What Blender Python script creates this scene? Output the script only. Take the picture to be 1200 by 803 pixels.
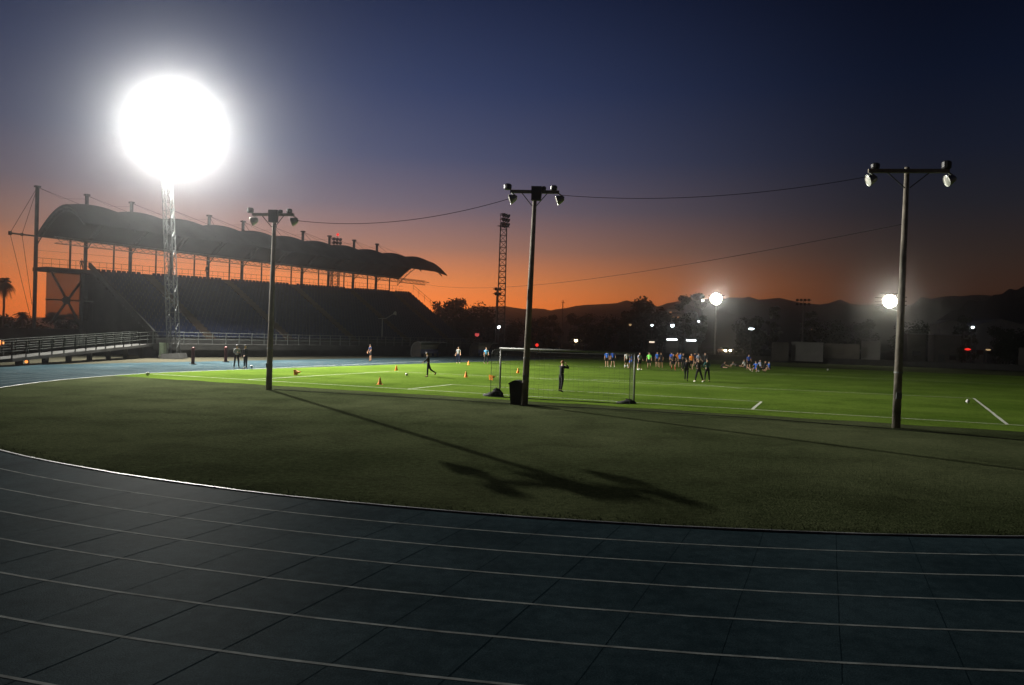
import bpy, math, random
from mathutils import Vector, Matrix, Quaternion

rnd = random.Random(7)
scene = bpy.context.scene
COL = scene.collection
for o in list(bpy.data.objects):
    bpy.data.objects.remove(o)

# ------------------------------------------------------------------ camera
FPX, CAMH, ROLL, PITCH = 915.0, 3.05, math.radians(1.65), math.atan(6.5 / 915)
CF = Vector((0, math.cos(PITCH), -math.sin(PITCH)))
R0, U0 = Vector((1, 0, 0)), Vector((0, math.sin(PITCH), math.cos(PITCH)))
CR = R0 * math.cos(ROLL) + U0 * math.sin(ROLL)
CU = -R0 * math.sin(ROLL) + U0 * math.cos(ROLL)
cam_data = bpy.data.cameras.new("camera")
cam_data.sensor_width = 36
cam_data.lens = 36 * FPX / 1200
cam_data.clip_end = 6000
cam = bpy.data.objects.new("camera", cam_data)
COL.objects.link(cam)
cam.matrix_world = Matrix(((CR.x, CU.x, -CF.x, 0), (CR.y, CU.y, -CF.y, 0), (CR.z, CU.z, -CF.z, CAMH), (0, 0, 0, 1)))
scene.camera = cam

# ------------------------------------------------------------------ render / exposure
scene.view_settings.view_transform = 'Standard'
scene.view_settings.look = 'None'
scene.view_settings.gamma = 1
scene.view_settings.exposure = 0.0
scene.render.engine = 'CYCLES'
scene.cycles.max_bounces = 4
scene.cycles.diffuse_bounces = 2
scene.cycles.glossy_bounces = 2
scene.cycles.transmission_bounces = 3
scene.cycles.transparent_max_bounces = 12
scene.cycles.volume_bounces = 0
scene.cycles.caustics_reflective = False
scene.cycles.caustics_refractive = False
scene.cycles.sample_clamp_indirect = 3.0
scene.cycles.use_denoising = True
scene.cycles.use_adaptive_sampling = False

# light levels that get tuned
MAIN_W = 308000.0        # main floodlight tower
SIDE_W = 190000.0         # tower outside the frame on the left
FAR_W = (2600.0, 2200.0)
HAZE = 0.00078
HAZE_G = 0.968
LAMP_COL = (1.0, 0.965, 0.87)

# ------------------------------------------------------------------ world: dusk sky
world = bpy.data.worlds.new("World")
scene.world = world
world.use_nodes = True
wn, wl = world.node_tree.nodes, world.node_tree.links
wn.clear()
def wnode(t, **k):
    nd = wn.new(t)
    for a, b in k.items():
        setattr(nd, a, b)
    return nd
wtc = wnode('ShaderNodeTexCoord')
wsep = wnode('ShaderNodeSeparateXYZ')
wl.new(wtc.outputs['Generated'], wsep.inputs[0])
def sky_ramp(stops):
    r = wnode('ShaderNodeValToRGB')
    r.color_ramp.interpolation = 'EASE' if False else 'LINEAR'
    e = r.color_ramp.elements
    e[0].position, e[0].color = stops[0][0], (*stops[0][1], 1)
    e[1].position, e[1].color = stops[-1][0], (*stops[-1][1], 1)
    for p, c in stops[1:-1]:
        x = e.new(p)
        x.color = (*c, 1)
    wl.new(wsep.outputs['Z'], r.inputs[0])
    return r
SUN_SIDE = sky_ramp([(0.0, (1.45, .28, .035)), (.035, (1.42, .32, .048)), (.07, (.98, .31, .09)), (.11, (.40, .205, .150)),
                     (.16, (.168, .138, .180)), (.22, (.070, .083, .160)), (.30, (.031, .047, .120)), (.40, (.012, .020, .060)), (1.0, (.004, .008, .025))])
FAR_SIDE = sky_ramp([(0.0, (.060, .018, .006)), (.035, (.060, .020, .008)), (.07, (.046, .021, .012)), (.11, (.028, .019, .016)),
                     (.16, (.014, .0145, .020)), (.22, (.0075, .0105, .022)), (.30, (.0034, .0064, .018)), (.40, (.0016, .0028, .009)), (1.0, (.001, .002, .006))])
wat = wnode('ShaderNodeMath', operation='ARCTAN2')
wl.new(wsep.outputs['X'], wat.inputs[0])
wl.new(wsep.outputs['Y'], wat.inputs[1])
wsub = wnode('ShaderNodeMath', operation='ADD')
wsub.inputs[1].default_value = math.radians(14)
wl.new(wat.outputs[0], wsub.inputs[0])
wabs = wnode('ShaderNodeMath', operation='ABSOLUTE')
wl.new(wsub.outputs[0], wabs.inputs[0])
wmr = wnode('ShaderNodeMapRange', interpolation_type='SMOOTHSTEP')
wmr.inputs['From Min'].default_value = math.radians(2)
wmr.inputs['From Max'].default_value = math.radians(43)
wl.new(wabs.outputs[0], wmr.inputs['Value'])
wmix = wnode('ShaderNodeMixRGB')
wl.new(wmr.outputs['Result'], wmix.inputs[0])
wl.new(SUN_SIDE.outputs[0], wmix.inputs[1])
wl.new(FAR_SIDE.outputs[0], wmix.inputs[2])
wbg = wnode('ShaderNodeBackground')
wbg.inputs['Strength'].default_value = 1.0
wl.new(wmix.outputs[0], wbg.inputs['Color'])
wout = wnode('ShaderNodeOutputWorld')
wl.new(wbg.outputs[0], wout.inputs['Surface'])

# ------------------------------------------------------------------ picture <-> ground helpers
def yh(x):
    return 395 + math.tan(ROLL) * (x - 600)
def ray(x, y):
    return CF + CR * ((x - 600) / FPX) - CU * ((y - 401.5) / FPX)
def gp(x, y, z=0.0):
    d = ray(x, y)
    t = (z - CAMH) / d.z
    return Vector((d.x * t, d.y * t, z))
def atd(x, Y, y=None):
    """point on the ray of photo pixel (x, y) at ground distance Y from the viewer"""
    d = ray(x, yh(x) if y is None else y)
    t = Y / d.y
    p = Vector((0, 0, CAMH)) + d * t
    return p
def zat(x, y, Y):
    return atd(x, Y, y).z

G = Vector((2.76, 39.52, 0))                      # goal centre
AX = math.radians(22)
N = Vector((math.sin(AX), math.cos(AX), 0))       # along the pitch, away from the viewer
U = Vector((math.cos(AX), -math.sin(AX), 0))      # across the pitch, to the right
def pt(lat, along, z=0.0):
    return G + U * lat + N * along + Vector((0, 0, z))
BC, BR = Vector((5.80, 42.97, 0)), 30.3            # centre and inner radius of the track bend

# ------------------------------------------------------------------ materials
MATS = {}
def mat(name, col, rough=.6, metal=0.0, spec=.4, noise=None, bump=None, emit=None, alpha=None, detail=6):
    """principled; noise=(scale, amount) mottles the colour, bump=(scale, strength)"""
    if name in MATS:
        return MATS[name]
    m = bpy.data.materials.new(name)
    m.use_nodes = True
    nt = m.node_tree
    b = nt.nodes['Principled BSDF']
    b.inputs['Base Color'].default_value = (*col, 1)
    b.inputs['Roughness'].default_value = rough
    b.inputs['Metallic'].default_value = metal
    b.inputs['Specular IOR Level'].default_value = spec
    if emit:
        b.inputs['Emission Color'].default_value = (*emit[0], 1)
        b.inputs['Emission Strength'].default_value = emit[1]
    if noise or bump:
        tc = nt.nodes.new('ShaderNodeTexCoord')
    if noise:
        nz = nt.nodes.new('ShaderNodeTexNoise')
        nz.inputs['Scale'].default_value = noise[0]
        nz.inputs['Detail'].default_value = detail
        nt.links.new(tc.outputs['Object'], nz.inputs['Vector'])
        r = nt.nodes.new('ShaderNodeValToRGB')
        a = noise[1]
        r.color_ramp.elements[0].position, r.color_ramp.elements[1].position = .3, .7
        r.color_ramp.elements[0].color = (*[c * (1 - a) for c in col], 1)
        r.color_ramp.elements[1].color = (*[min(1, c * (1 + a)) for c in col], 1)
        nt.links.new(nz.outputs['Fac'], r.inputs[0])
        nt.links.new(r.outputs[0], b.inputs['Base Color'])
    if bump:
        nb = nt.nodes.new('ShaderNodeTexNoise')
        nb.inputs['Scale'].default_value = bump[0]
        nb.inputs['Detail'].default_value = 4
        nt.links.new(tc.outputs['Object'], nb.inputs['Vector'])
        bp = nt.nodes.new('ShaderNodeBump')
        bp.inputs['Strength'].default_value = bump[1]
        bp.inputs['Distance'].default_value = .03
        nt.links.new(nb.outputs['Fac'], bp.inputs['Height'])
        nt.links.new(bp.outputs[0], b.inputs['Normal'])
    if alpha is not None:
        b.inputs['Alpha'].default_value = alpha
    MATS[name] = m
    return m

def ground_mat(name, ca, cb, big, small, rough, spec, bumps, stripes=None):
    """two-scale mottled ground; stripes=(width, amount) for mowing bands along the pitch axis"""
    m = bpy.data.materials.new(name)
    m.use_nodes = True
    nt = m.node_tree
    L = nt.links.new
    b = nt.nodes['Principled BSDF']
    b.inputs['Roughness'].default_value = rough
    b.inputs['Specular IOR Level'].default_value = spec
    tc = nt.nodes.new('ShaderNodeTexCoord')
    n1, n2 = nt.nodes.new('ShaderNodeTexNoise'), nt.nodes.new('ShaderNodeTexNoise')
    n1.inputs['Scale'].default_value, n2.inputs['Scale'].default_value = big, small
    n1.inputs['Detail'].default_value, n2.inputs['Detail'].default_value = 5, 8
    n2.inputs['Roughness'].default_value = .7
    for nz in (n1, n2):
        L(tc.outputs['Object'], nz.inputs['Vector'])
    mx = nt.nodes.new('ShaderNodeMath')
    mx.operation = 'ADD'
    L(n1.outputs['Fac'], mx.inputs[0])
    L(n2.outputs['Fac'], mx.inputs[1])
    last = mx.outputs[0]
    if stripes:
        dp = nt.nodes.new('ShaderNodeVectorMath')
        dp.operation = 'DOT_PRODUCT'
        L(tc.outputs['Object'], dp.inputs[0])
        dp.inputs[1].default_value = tuple(N)
        sn = nt.nodes.new('ShaderNodeMath')
        sn.operation = 'MULTIPLY'
        sn.inputs[1].default_value = math.pi / stripes[0]
        L(dp.outputs['Value'], sn.inputs[0])
        s2 = nt.nodes.new('ShaderNodeMath')
        s2.operation = 'SINE'
        L(sn.outputs[0], s2.inputs[0])
        s3 = nt.nodes.new('ShaderNodeMath')
        s3.operation = 'MULTIPLY_ADD'
        s3.inputs[1].default_value = stripes[1]
        L(s2.outputs[0], s3.inputs[0])
        L(last, s3.inputs[2])
        last = s3.outputs[0]
    r = nt.nodes.new('ShaderNodeValToRGB')
    r.color_ramp.elements[0].position, r.color_ramp.elements[1].position = .41, .59
    r.color_ramp.elements[0].color, r.color_ramp.elements[1].color = (*ca, 1), (*cb, 1)
    hf = nt.nodes.new('ShaderNodeMath')
    hf.operation = 'MULTIPLY'
    hf.inputs[1].default_value = .5
    L(last, hf.inputs[0])
    L(hf.outputs[0], r.inputs[0])
    L(r.outputs[0], b.inputs['Base Color'])
    prev = None
    for sc, st, ds in bumps:
        nb = nt.nodes.new('ShaderNodeTexNoise')
        nb.inputs['Scale'].default_value = sc
        nb.inputs['Detail'].default_value = 5
        L(tc.outputs['Object'], nb.inputs['Vector'])
        bp = nt.nodes.new('ShaderNodeBump')
        bp.inputs['Strength'].default_value = st
        bp.inputs['Distance'].default_value = ds
        L(nb.outputs['Fac'], bp.inputs['Height'])
        if prev:
            L(prev.outputs[0], bp.inputs['Normal'])
        prev = bp
    if prev:
        L(prev.outputs[0], b.inputs['Normal'])
    MATS[name] = m
    return m

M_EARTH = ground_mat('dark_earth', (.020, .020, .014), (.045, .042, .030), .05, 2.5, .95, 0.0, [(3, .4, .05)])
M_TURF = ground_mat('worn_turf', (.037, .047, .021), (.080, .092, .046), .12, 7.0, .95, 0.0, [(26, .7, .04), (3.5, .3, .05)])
M_PITCH = ground_mat('pitch_grass', (.066, .114, .015), (.112, .176, .027), .16, 6.0, .95, 0.0, [(24, .6, .03), (3.0, .25, .05)], stripes=(5.2, .035))
M_TRACK = ground_mat('track_rubber', (.016, .030, .037), (.033, .055, .065), .35, 5.0, .58, .0013, [(55, .35, .012), (1.1, .12, .02)])
M_LINE = mat('white_paint', (.50, .52, .46), .8, noise=(9, .35), spec=.01)
M_LANE = mat('lane_paint', (.21, .23, .225), .7, noise=(3.5, .45), spec=.004)
M_JOINT = mat('joint_gap', (.011, .021, .027), .95, spec=0.0)
M_HILL = ground_mat('dry_hill', (.050, .042, .034), (.085, .070, .055), .004, .05, 1.0, 0.0, [])
M_KERB = mat('aluminium_kerb', (.20, .205, .21), .5, metal=.2, spec=.2, noise=(1.3, .6), bump=(3.0, .5))
M_CONC = mat('concrete', (.26, .25, .23), .85, noise=(1.4, .25), bump=(14, .3))
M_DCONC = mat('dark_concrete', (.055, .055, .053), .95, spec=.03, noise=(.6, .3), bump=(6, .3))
M_RAIL = mat('railing_steel', (.034, .038, .034), .85, spec=.05, noise=(2, .2))
M_GOAL = mat('goal_steel', (.20, .205, .19), .5, noise=(2, .15))
M_MAST = mat('mast_steel', (.10, .108, .108), .7, metal=.1, spec=.15, noise=(3, .2))
M_STEEL = mat('galvanised_steel', (.22, .235, .235), .6, metal=.3, noise=(3, .2))
M_DSTEEL = mat('dark_steel', (.060, .062, .065), .55, metal=.3, noise=(2, .3))
M_WPAINT = mat('white_steel', (.66, .66, .63), .45, noise=(2, .12))
M_WOODP = mat('weathered_pole', (.22, .195, .16), .8, noise=(2.2, .35), bump=(9, .4))
M_BLACK = mat('black_plastic', (.014, .014, .015), .5, noise=(4, .3))
M_CABLE = mat('cable_rubber', (.012, .012, .013), .9, spec=.03)
M_ROOF = mat('roof_membrane', (.06, .064, .062), .9, spec=.03, noise=(.5, .2), bump=(1.5, .2))
M_SEAT = mat('navy_seat', (.016, .022, .055), .8, spec=.05, noise=(1.5, .3))
M_STAIR = mat('stair_concrete', (.060, .045, .034), .95, spec=.03, noise=(1, .3))
M_BOWL = mat('reflector_bowl', (.35, .37, .33), .35, metal=.5, noise=(5, .25))
M_LENS = mat('lens_glass', (.75, .76, .70), .2, spec=.6)
M_NET = mat('net_cord', (.10, .105, .10), .95, spec=.02)
M_NETDARK = mat('dark_net', (.02, .02, .02), .95, noise=(8, .4))
M_CONE = mat('orange_cone', (.95, .30, .03), .5, noise=(4, .12))
M_BALL = mat('ball_white', (.78, .78, .76), .4, noise=(6, .08))
M_BALLP = mat('ball_black', (.02, .02, .02), .4)
M_LEAF = mat('dark_leaf', (.026, .036, .013), .85, spec=.03, noise=(.7, .45))
M_LEAF2 = mat('olive_leaf', (.034, .036, .016), .85, spec=.03, noise=(.7, .45))
M_BARK = mat('bark', (.075, .055, .038), .95, noise=(3, .35), bump=(9, .5))
M_RED = mat('red_plastic', (.085, .008, .006), .5, noise=(4, .15))
M_SCREEN = mat('mesh_screen', (.05, .045, .04), .9, alpha=.62)
M_SHELL = mat('translucent_shell', (.55, .57, .48), .5, spec=.2, alpha=.9)
M_WALLP = mat('pale_render', (.27, .265, .245), .9, noise=(.35, .22), bump=(3, .2))
M_WALLD = mat('dull_render', (.11, .10, .085), .9, noise=(.4, .3), bump=(3, .2))
M_TIN = mat('sheet_roof', (.20, .20, .20), .6, metal=.2, noise=(.6, .25))
M_GLASSD = mat('dark_glass', (.012, .014, .016), .08, spec=.6)
M_TYRE = mat('tyre_rubber', (.015, .015, .015), .9)
M_RIM = mat('alloy_rim', (.45, .45, .46), .3, metal=.8)
M_ON = mat('floodlight_on', (.9, .9, .85), .3, emit=((1.0, .97, .90), 260.0))
M_FARON = mat('far_floodlight_on', (.9, .9, .85), .3, emit=((1.0, .98, .80), 22.0))
M_FARON2 = mat('warm_floodlight_on', (.9, .9, .85), .3, emit=((1.0, .92, .70), 22.0))
M_LWHITE = mat('lamp_white', (.9, .9, .9), .3, emit=((.86, .96, 1.0), 7.0))
M_LWARM = mat('lamp_warm', (.9, .8, .6), .3, emit=((1.0, .72, .38), 7.0))
M_LHEAD = mat('headlamp_on', (.9, .85, .7), .3, emit=((1.0, .74, .42), 160.0))
M_LDIM = mat('lamp_dim', (.9, .8, .6), .3, emit=((1.0, .62, .30), .45))
M_LORANGE = mat('lamp_orange', (.9, .5, .2), .3, emit=((1.0, .30, .06), 1.7))
M_LRED = mat('lamp_red', (.7, .05, .05), .3, emit=((1.0, .03, .02), 1.3))
M_TUBE = mat('fluorescent_tube', (.9, .9, .9), .3, emit=((.93, .98, 1.0), 4.0))

# ------------------------------------------------------------------ mesh builder
def zrot(a):
    return Matrix.Rotation(a, 3, 'Z')

class MB:
    def __init__(self):
        self.v, self.f, self.mi, self.cur = [], [], [], 0
    def add(self, verts, faces):
        k = len(self.v)
        self.v += [tuple(p) for p in verts]
        self.f += [tuple(i + k for i in fc) for fc in faces]
        self.mi += [self.cur] * len(faces)
    def box(self, c, s, rot=0.0, mtx=None):
        c = Vector(c)
        M = mtx or zrot(rot)
        h = [x / 2 for x in s]
        vs = [c + M @ Vector((sx * h[0], sy * h[1], sz * h[2])) for sz in (-1, 1) for sx, sy in ((-1, -1), (1, -1), (1, 1), (-1, 1))]
        self.add(vs, [(3, 2, 1, 0), (4, 5, 6, 7), (0, 1, 5, 4), (1, 2, 6, 5), (2, 3, 7, 6), (3, 0, 4, 7)])
        return self
    def frustum(self, c, s0, s1, h, rot=0.0):
        c = Vector(c)
        M = zrot(rot)
        vs = [c + M @ Vector((sx * s[0] / 2, sy * s[1] / 2, z)) for s, z in ((s0, 0), (s1, h)) for sx, sy in ((-1, -1), (1, -1), (1, 1), (-1, 1))]
        self.add(vs, [(3, 2, 1, 0), (4, 5, 6, 7), (0, 1, 5, 4), (1, 2, 6, 5), (2, 3, 7, 6), (3, 0, 4, 7)])
        return self
    def tube(self, pts, r, n=8, cap=True):
        """swept tube; r is one radius or one per point"""
        pts = [Vector(p) for p in pts]
        rs = r if isinstance(r, (list, tuple)) else [r] * len(pts)
        vs, fs = [], []
        prev = None
        for i, p in enumerate(pts):
            t = (pts[min(i + 1, len(pts) - 1)] - pts[max(i - 1, 0)]).normalized()
            if prev is None:
                a = t.orthogonal().normalized()
            else:
                a = (prev - t * prev.dot(t))
                a = a.normalized() if a.length > 1e-6 else t.orthogonal().normalized()
            prev = a
            b = t.cross(a)
            for j in range(n):
                w = 2 * math.pi * j / n
                vs.append(p + (a * math.cos(w) + b * math.sin(w)) * rs[i])
        for i in range(len(pts) - 1):
            for j in range(n):
                k = (j + 1) % n
                fs.append((i * n + j, i * n + k, (i + 1) * n + k, (i + 1) * n + j))
        if cap:
            fs.append(tuple(range(n - 1, -1, -1)))
            fs.append(tuple((len(pts) - 1) * n + j for j in range(n)))
        self.add(vs, fs)
        return self
    def bar(self, p, q, w):
        return self.tube([p, q], w * .707, 4)
    def lathe(self, prof, c, axis=(0, 0, 1), n=16):
        """prof: (radius, distance along axis) pairs"""
        c, ax = Vector(c), Vector(axis).normalized()
        a = ax.orthogonal().normalized()
        b = ax.cross(a)
        vs, fs = [], []
        for r, h in prof:
            for j in range(n):
                w = 2 * math.pi * j / n
                vs.append(c + ax * h + (a * math.cos(w) + b * math.sin(w)) * max(r, 1e-4))
        for i in range(len(prof) - 1):
            for j in range(n):
                k = (j + 1) % n
                fs.append((i * n + j, i * n + k, (i + 1) * n + k, (i + 1) * n + j))
        self.add(vs, fs)
        return self
    def ball(self, c, r, n=12, m=8, sc=(1, 1, 1)):
        c = Vector(c)
        vs, fs = [], []
        for i in range(m + 1):
            th = math.pi * i / m
            for j in range(n):
                w = 2 * math.pi * j / n
                vs.append(c + Vector((r * sc[0] * math.sin(th) * math.cos(w), r * sc[1] * math.sin(th) * math.sin(w), r * sc[2] * math.cos(th))))
        for i in range(m):
            for j in range(n):
                k = (j + 1) % n
                fs.append((i * n + j, (i + 1) * n + j, (i + 1) * n + k, i * n + k))
        self.add(vs, fs)
        return self
    def prism(self, poly, z0, z1):
        n = len(poly)
        vs = [(p[0], p[1], z0) for p in poly] + [(p[0], p[1], z1) for p in poly]
        self.add(vs, [tuple(range(n - 1, -1, -1)), tuple(range(n, 2 * n))] + [(i, (i + 1) % n, n + (i + 1) % n, n + i) for i in range(n)])
        return self
    def strip(self, a, b):
        """ribbon of quads between two polylines"""
        n = len(a)
        self.add(list(a) + list(b), [(i, i + 1, n + i + 1, n + i) for i in range(n - 1)])
        return self
    def build(self, name, m, parent=None, smooth=False, loc=None, rot=0.0):
        me = bpy.data.meshes.new(name)
        me.from_pydata(self.v, [], self.f)
        for x in (m if isinstance(m, (list, tuple)) else [m]):
            me.materials.append(x)
        if isinstance(m, (list, tuple)):
            me.polygons.foreach_set('material_index', self.mi)
        if smooth:
            me.polygons.foreach_set('use_smooth', [True] * len(me.polygons))
        me.validate()
        o = bpy.data.objects.new(name, me)
        COL.objects.link(o)
        if parent:
            o.parent = parent
        if loc is not None:
            o.location = loc
        if rot:
            o.rotation_euler.z = rot
        return o

def tag(o, label=None, cat=None, group=None, kind=None):
    for k, v in (('label', label), ('category', cat), ('group', group), ('kind', kind)):
        if v:
            o[k] = v
    return o
def thing(name, loc, label, cat, group=None, rot=0.0):
    o = bpy.data.objects.new(name, None)
    o.empty_display_size = .2
    COL.objects.link(o)
    o.location = loc
    o.rotation_euler.z = rot
    return tag(o, label, cat, group)
def struct(o):
    o['kind'] = 'structure'
    return o
def copy_tree(o, parent=None):
    c = o.copy()
    COL.objects.link(c)
    if parent is not None:
        c.parent = parent
    for ch in list(o.children):
        copy_tree(ch, c)
    return c

# ================================================================== SETTING
# ------------------------------------------------------------------ ground
def grid_sheet(x0, x1, y0, y1, nx, ny, zf):
    mb = MB()
    vs = [(x0 + (x1 - x0) * i / nx, y0 + (y1 - y0) * j / ny, zf(x0 + (x1 - x0) * i / nx, y0 + (y1 - y0) * j / ny)) for j in range(ny + 1) for i in range(nx + 1)]
    mb.add(vs, [(j * (nx + 1) + i, j * (nx + 1) + i + 1, (j + 1) * (nx + 1) + i + 1, (j + 1) * (nx + 1) + i) for j in range(ny) for i in range(nx)])
    return mb
struct(grid_sheet(-840, 840, -140, 800, 20, 12, lambda x, y: -.05).build('ground', M_EARTH))

# track centre line frame: bend (half circle) that runs into a straight on the left and one on the right
def track_offset(off, a0=-176.0, a1=6.0, n=90, left=70.0, right=16.0):
    """polyline at distance off outside the inner kerb; from the far left straight, round the near bend, to the right"""
    r = BR + off
    out = []
    def cp(deg):
        w = math.radians(deg)
        return BC + U * (r * math.cos(w)) + N * (r * math.sin(w))
    def tang(deg):
        w = math.radians(deg)
        return (U * -math.sin(w) + N * math.cos(w))
    p, t = cp(a0), tang(a0)
    for i in range(12, 0, -1):
        out.append(p - t * (left * i / 12))
    for i in range(n + 1):
        out.append(cp(a0 + (a1 - a0) * i / n))
    p, t = cp(a1), tang(a1)
    for i in range(1, 6):
        out.append(p + t * (right * i / 5))
    return out
A0 = -184.0
def lift(pts, z):
    return [Vector((p.x, p.y, z)) for p in pts]
def ring(o0, o1, z0, z1=None):
    return lift(track_offset(o0, A0), z0), lift(track_offset(o1, A0), z0 if z1 is None else z1)
mb = MB()
offs = [-.02, 1.05, 2.1, 3.15, 4.2, 5.25, 6.3, 7.35, 8.4, 10.5, 12.6]
for a, b in zip(offs[:-1], offs[1:]):
    mb.strip(*ring(a, b, 0.0))
def add_wear(m, scale, lo, hi, dark, grain, gamt):
    nt = m.node_tree
    L = nt.links.new
    b = nt.nodes['Principled BSDF']
    src = b.inputs['Base Color'].links[0].from_socket
    tc = nt.nodes.new('ShaderNodeTexCoord')
    f = []
    for sc, p0, p1, v0, v1 in ((scale, lo, hi, dark, 1.0), (grain, .3, .7, 1 - gamt, 1 + gamt)):
        nz = nt.nodes.new('ShaderNodeTexNoise')
        nz.inputs['Scale'].default_value = sc
        nz.inputs['Detail'].default_value = 6
        nz.inputs['Distortion'].default_value = .6
        L(tc.outputs['Object'], nz.inputs['Vector'])
        mr = nt.nodes.new('ShaderNodeMapRange')
        mr.inputs['From Min'].default_value, mr.inputs['From Max'].default_value = p0, p1
        mr.inputs['To Min'].default_value, mr.inputs['To Max'].default_value = v0, v1
        L(nz.outputs['Fac'], mr.inputs['Value'])
        f.append(mr.outputs['Result'])
    for k in f:
        vm = nt.nodes.new('ShaderNodeVectorMath')
        vm.operation = 'SCALE'
        L(src, vm.inputs[0])
        L(k, vm.inputs['Scale'])
        src = vm.outputs[0]
    L(src, b.inputs['Base Color'])
add_wear(M_TRACK, .5, .34, .56, .82, 60, .4)
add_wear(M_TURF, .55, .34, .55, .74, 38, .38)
add_wear(M_PITCH, .5, .34, .55, .82, 30, .30)
struct(mb.build('running_track', M_TRACK))
mb = MB()
for k in range(1, 9):
    mb.strip(*ring(k * 1.05 - .022, k * 1.05 + .022, .003))
struct(mb.build('lane_lines', M_LANE))
# the joints of the paving below, straight and parallel to the pitch axis
mb = MB()
l = -29.4
while l < 41:
    ro, ri = BR + 12.4, BR
    a0 = -math.sqrt(ro * ro - l * l)
    a1 = -math.sqrt(ri * ri - l * l) if abs(l) < ri else -2.0
    w = rnd.choice((.003, .004, .008))
    c0, c1 = BC + U * l + N * a0, BC + U * l + N * a1
    k = 14
    A = [c0.lerp(c1, i / k) + U * (rnd.uniform(-.006, .006)) for i in range(k + 1)]
    mb.strip([Vector((*(p - U * w).xy, .0015)) for p in A], [Vector((*(p + U * w).xy, .0015)) for p in A])
    l += 1.09
struct(mb.build('track_joints', M_JOINT))

# inner kerb of the track
mb = MB()
ip = track_offset(0, A0)
prof = [(-.055, -.03), (-.055, .016), (-.045, .022), (.0, .022), (.01, .016), (.01, -.03)]
rows = [lift(track_offset(o, A0), z) for o, z in prof]
for i in range(len(ip)):
    dz, dn = rnd.uniform(-.004, .005), rnd.uniform(-.012, .012)
    for row_ in rows:
        row_[i] = row_[i] + Vector((dn, dn * .5, dz))
for a, b in zip(rows[:-1], rows[1:]):
    mb.strip(a, b)
struct(mb.build('kerb', M_KERB, smooth=False))

# infield: dull turf in the bend, bright grass on the pitch
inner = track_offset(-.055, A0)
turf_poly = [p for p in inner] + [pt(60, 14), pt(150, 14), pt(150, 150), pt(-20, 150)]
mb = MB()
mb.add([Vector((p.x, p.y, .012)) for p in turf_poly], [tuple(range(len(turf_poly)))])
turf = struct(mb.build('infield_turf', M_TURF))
PB = -2.95
left_edge = [p for p in track_offset(-.10, A0) if (p - G).dot(N) > PB and (p - G).dot(U) < 0]
left_edge = left_edge[::-1]     # near to far
first = left_edge[0]
# point where the kerb crosses the pitch boundary line
allp = track_offset(-.10, A0)
for q0, q1 in zip(allp[:-1], allp[1:]):
    s0, s1 = (q0 - G).dot(N) - PB, (q1 - G).dot(N) - PB
    if s0 > 0 >= s1:
        first = q0.lerp(q1, s0 / (s0 - s1))
        break
edge = [first] + left_edge
far_along = (edge[-1] - G).dot(N)
mb = MB()
poly = edge + [pt(120, far_along), pt(120, PB)]
# wavy near edge where worn turf and pitch meet
near = []
for i in range(1, 140):
    t = i / 140
    near.append(pt(120 + ((first - G).dot(U) - 120) * t, PB + .12 * math.sin(i * 1.7) + rnd.uniform(-.12, .12)))
poly += near
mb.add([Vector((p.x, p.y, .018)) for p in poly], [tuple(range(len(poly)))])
struct(mb.build('football_pitch', M_PITCH))

# poles' cast shadow, put in as a dark strip along their feet
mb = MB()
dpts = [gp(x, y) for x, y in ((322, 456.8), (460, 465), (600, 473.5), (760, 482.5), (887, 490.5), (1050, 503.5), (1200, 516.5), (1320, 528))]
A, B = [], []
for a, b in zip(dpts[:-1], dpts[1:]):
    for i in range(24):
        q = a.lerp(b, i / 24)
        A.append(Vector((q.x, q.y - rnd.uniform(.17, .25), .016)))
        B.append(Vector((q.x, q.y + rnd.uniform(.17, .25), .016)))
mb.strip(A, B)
struct(mb.build('pole_shadow_strip', mat('pole_shadow_dark', (.016, .019, .012), .95, spec=0.0, noise=(6, .4))))

# pitch markings
def stripe(mb, a, b, w=.055, z=.0205):
    a, b = Vector(a), Vector(b)
    d = (b - a).normalized()
    s = Vector((-d.y, d.x, 0)) * w
    k = max(2, int((b - a).length / 1.5))
    P = [a.lerp(b, i / k) for i in range(k + 1)]
    mb.strip([Vector((*(p - s * rnd.uniform(.75, 1.1)).xy, z)) for p in P], [Vector((*(p + s * rnd.uniform(.75, 1.1)).xy, z)) for p in P])
mb = MB()
HW = 28.3
stripe(mb, pt(-27.7, 0), pt(HW + 8, 0))
for sg in (-1, 1):
    stripe(mb, pt(sg * 9.1, .06), pt(sg * 9.1, 5.44), .075)
    stripe(mb, *((pt(-20.1, .06), pt(-20.1, 16.4)) if sg < 0 else (pt(19.25, .06), pt(20.9, 18.9))), .07)
stripe(mb, pt(-9.1, 5.5), pt(9.1, 5.5))
stripe(mb, pt(-20.1, 16.5), pt(20.9, 19.0))
arc = [pt(9.15 * math.sin(math.radians(a)), 11 + 9.15 * math.cos(math.radians(a))) for a in range(-53, 54, 6)]
for a, b in zip(arc[:-1], arc[1:]):
    stripe(mb, a, b, .05, .022)
stripe(mb, pt(-28.4, 3), pt(-30.0, 44))
stripe(mb, pt(-29.5, 46), pt(40, 46), .05, .0225)
struct(mb.build('pitch_lines', M_LINE))

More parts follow.
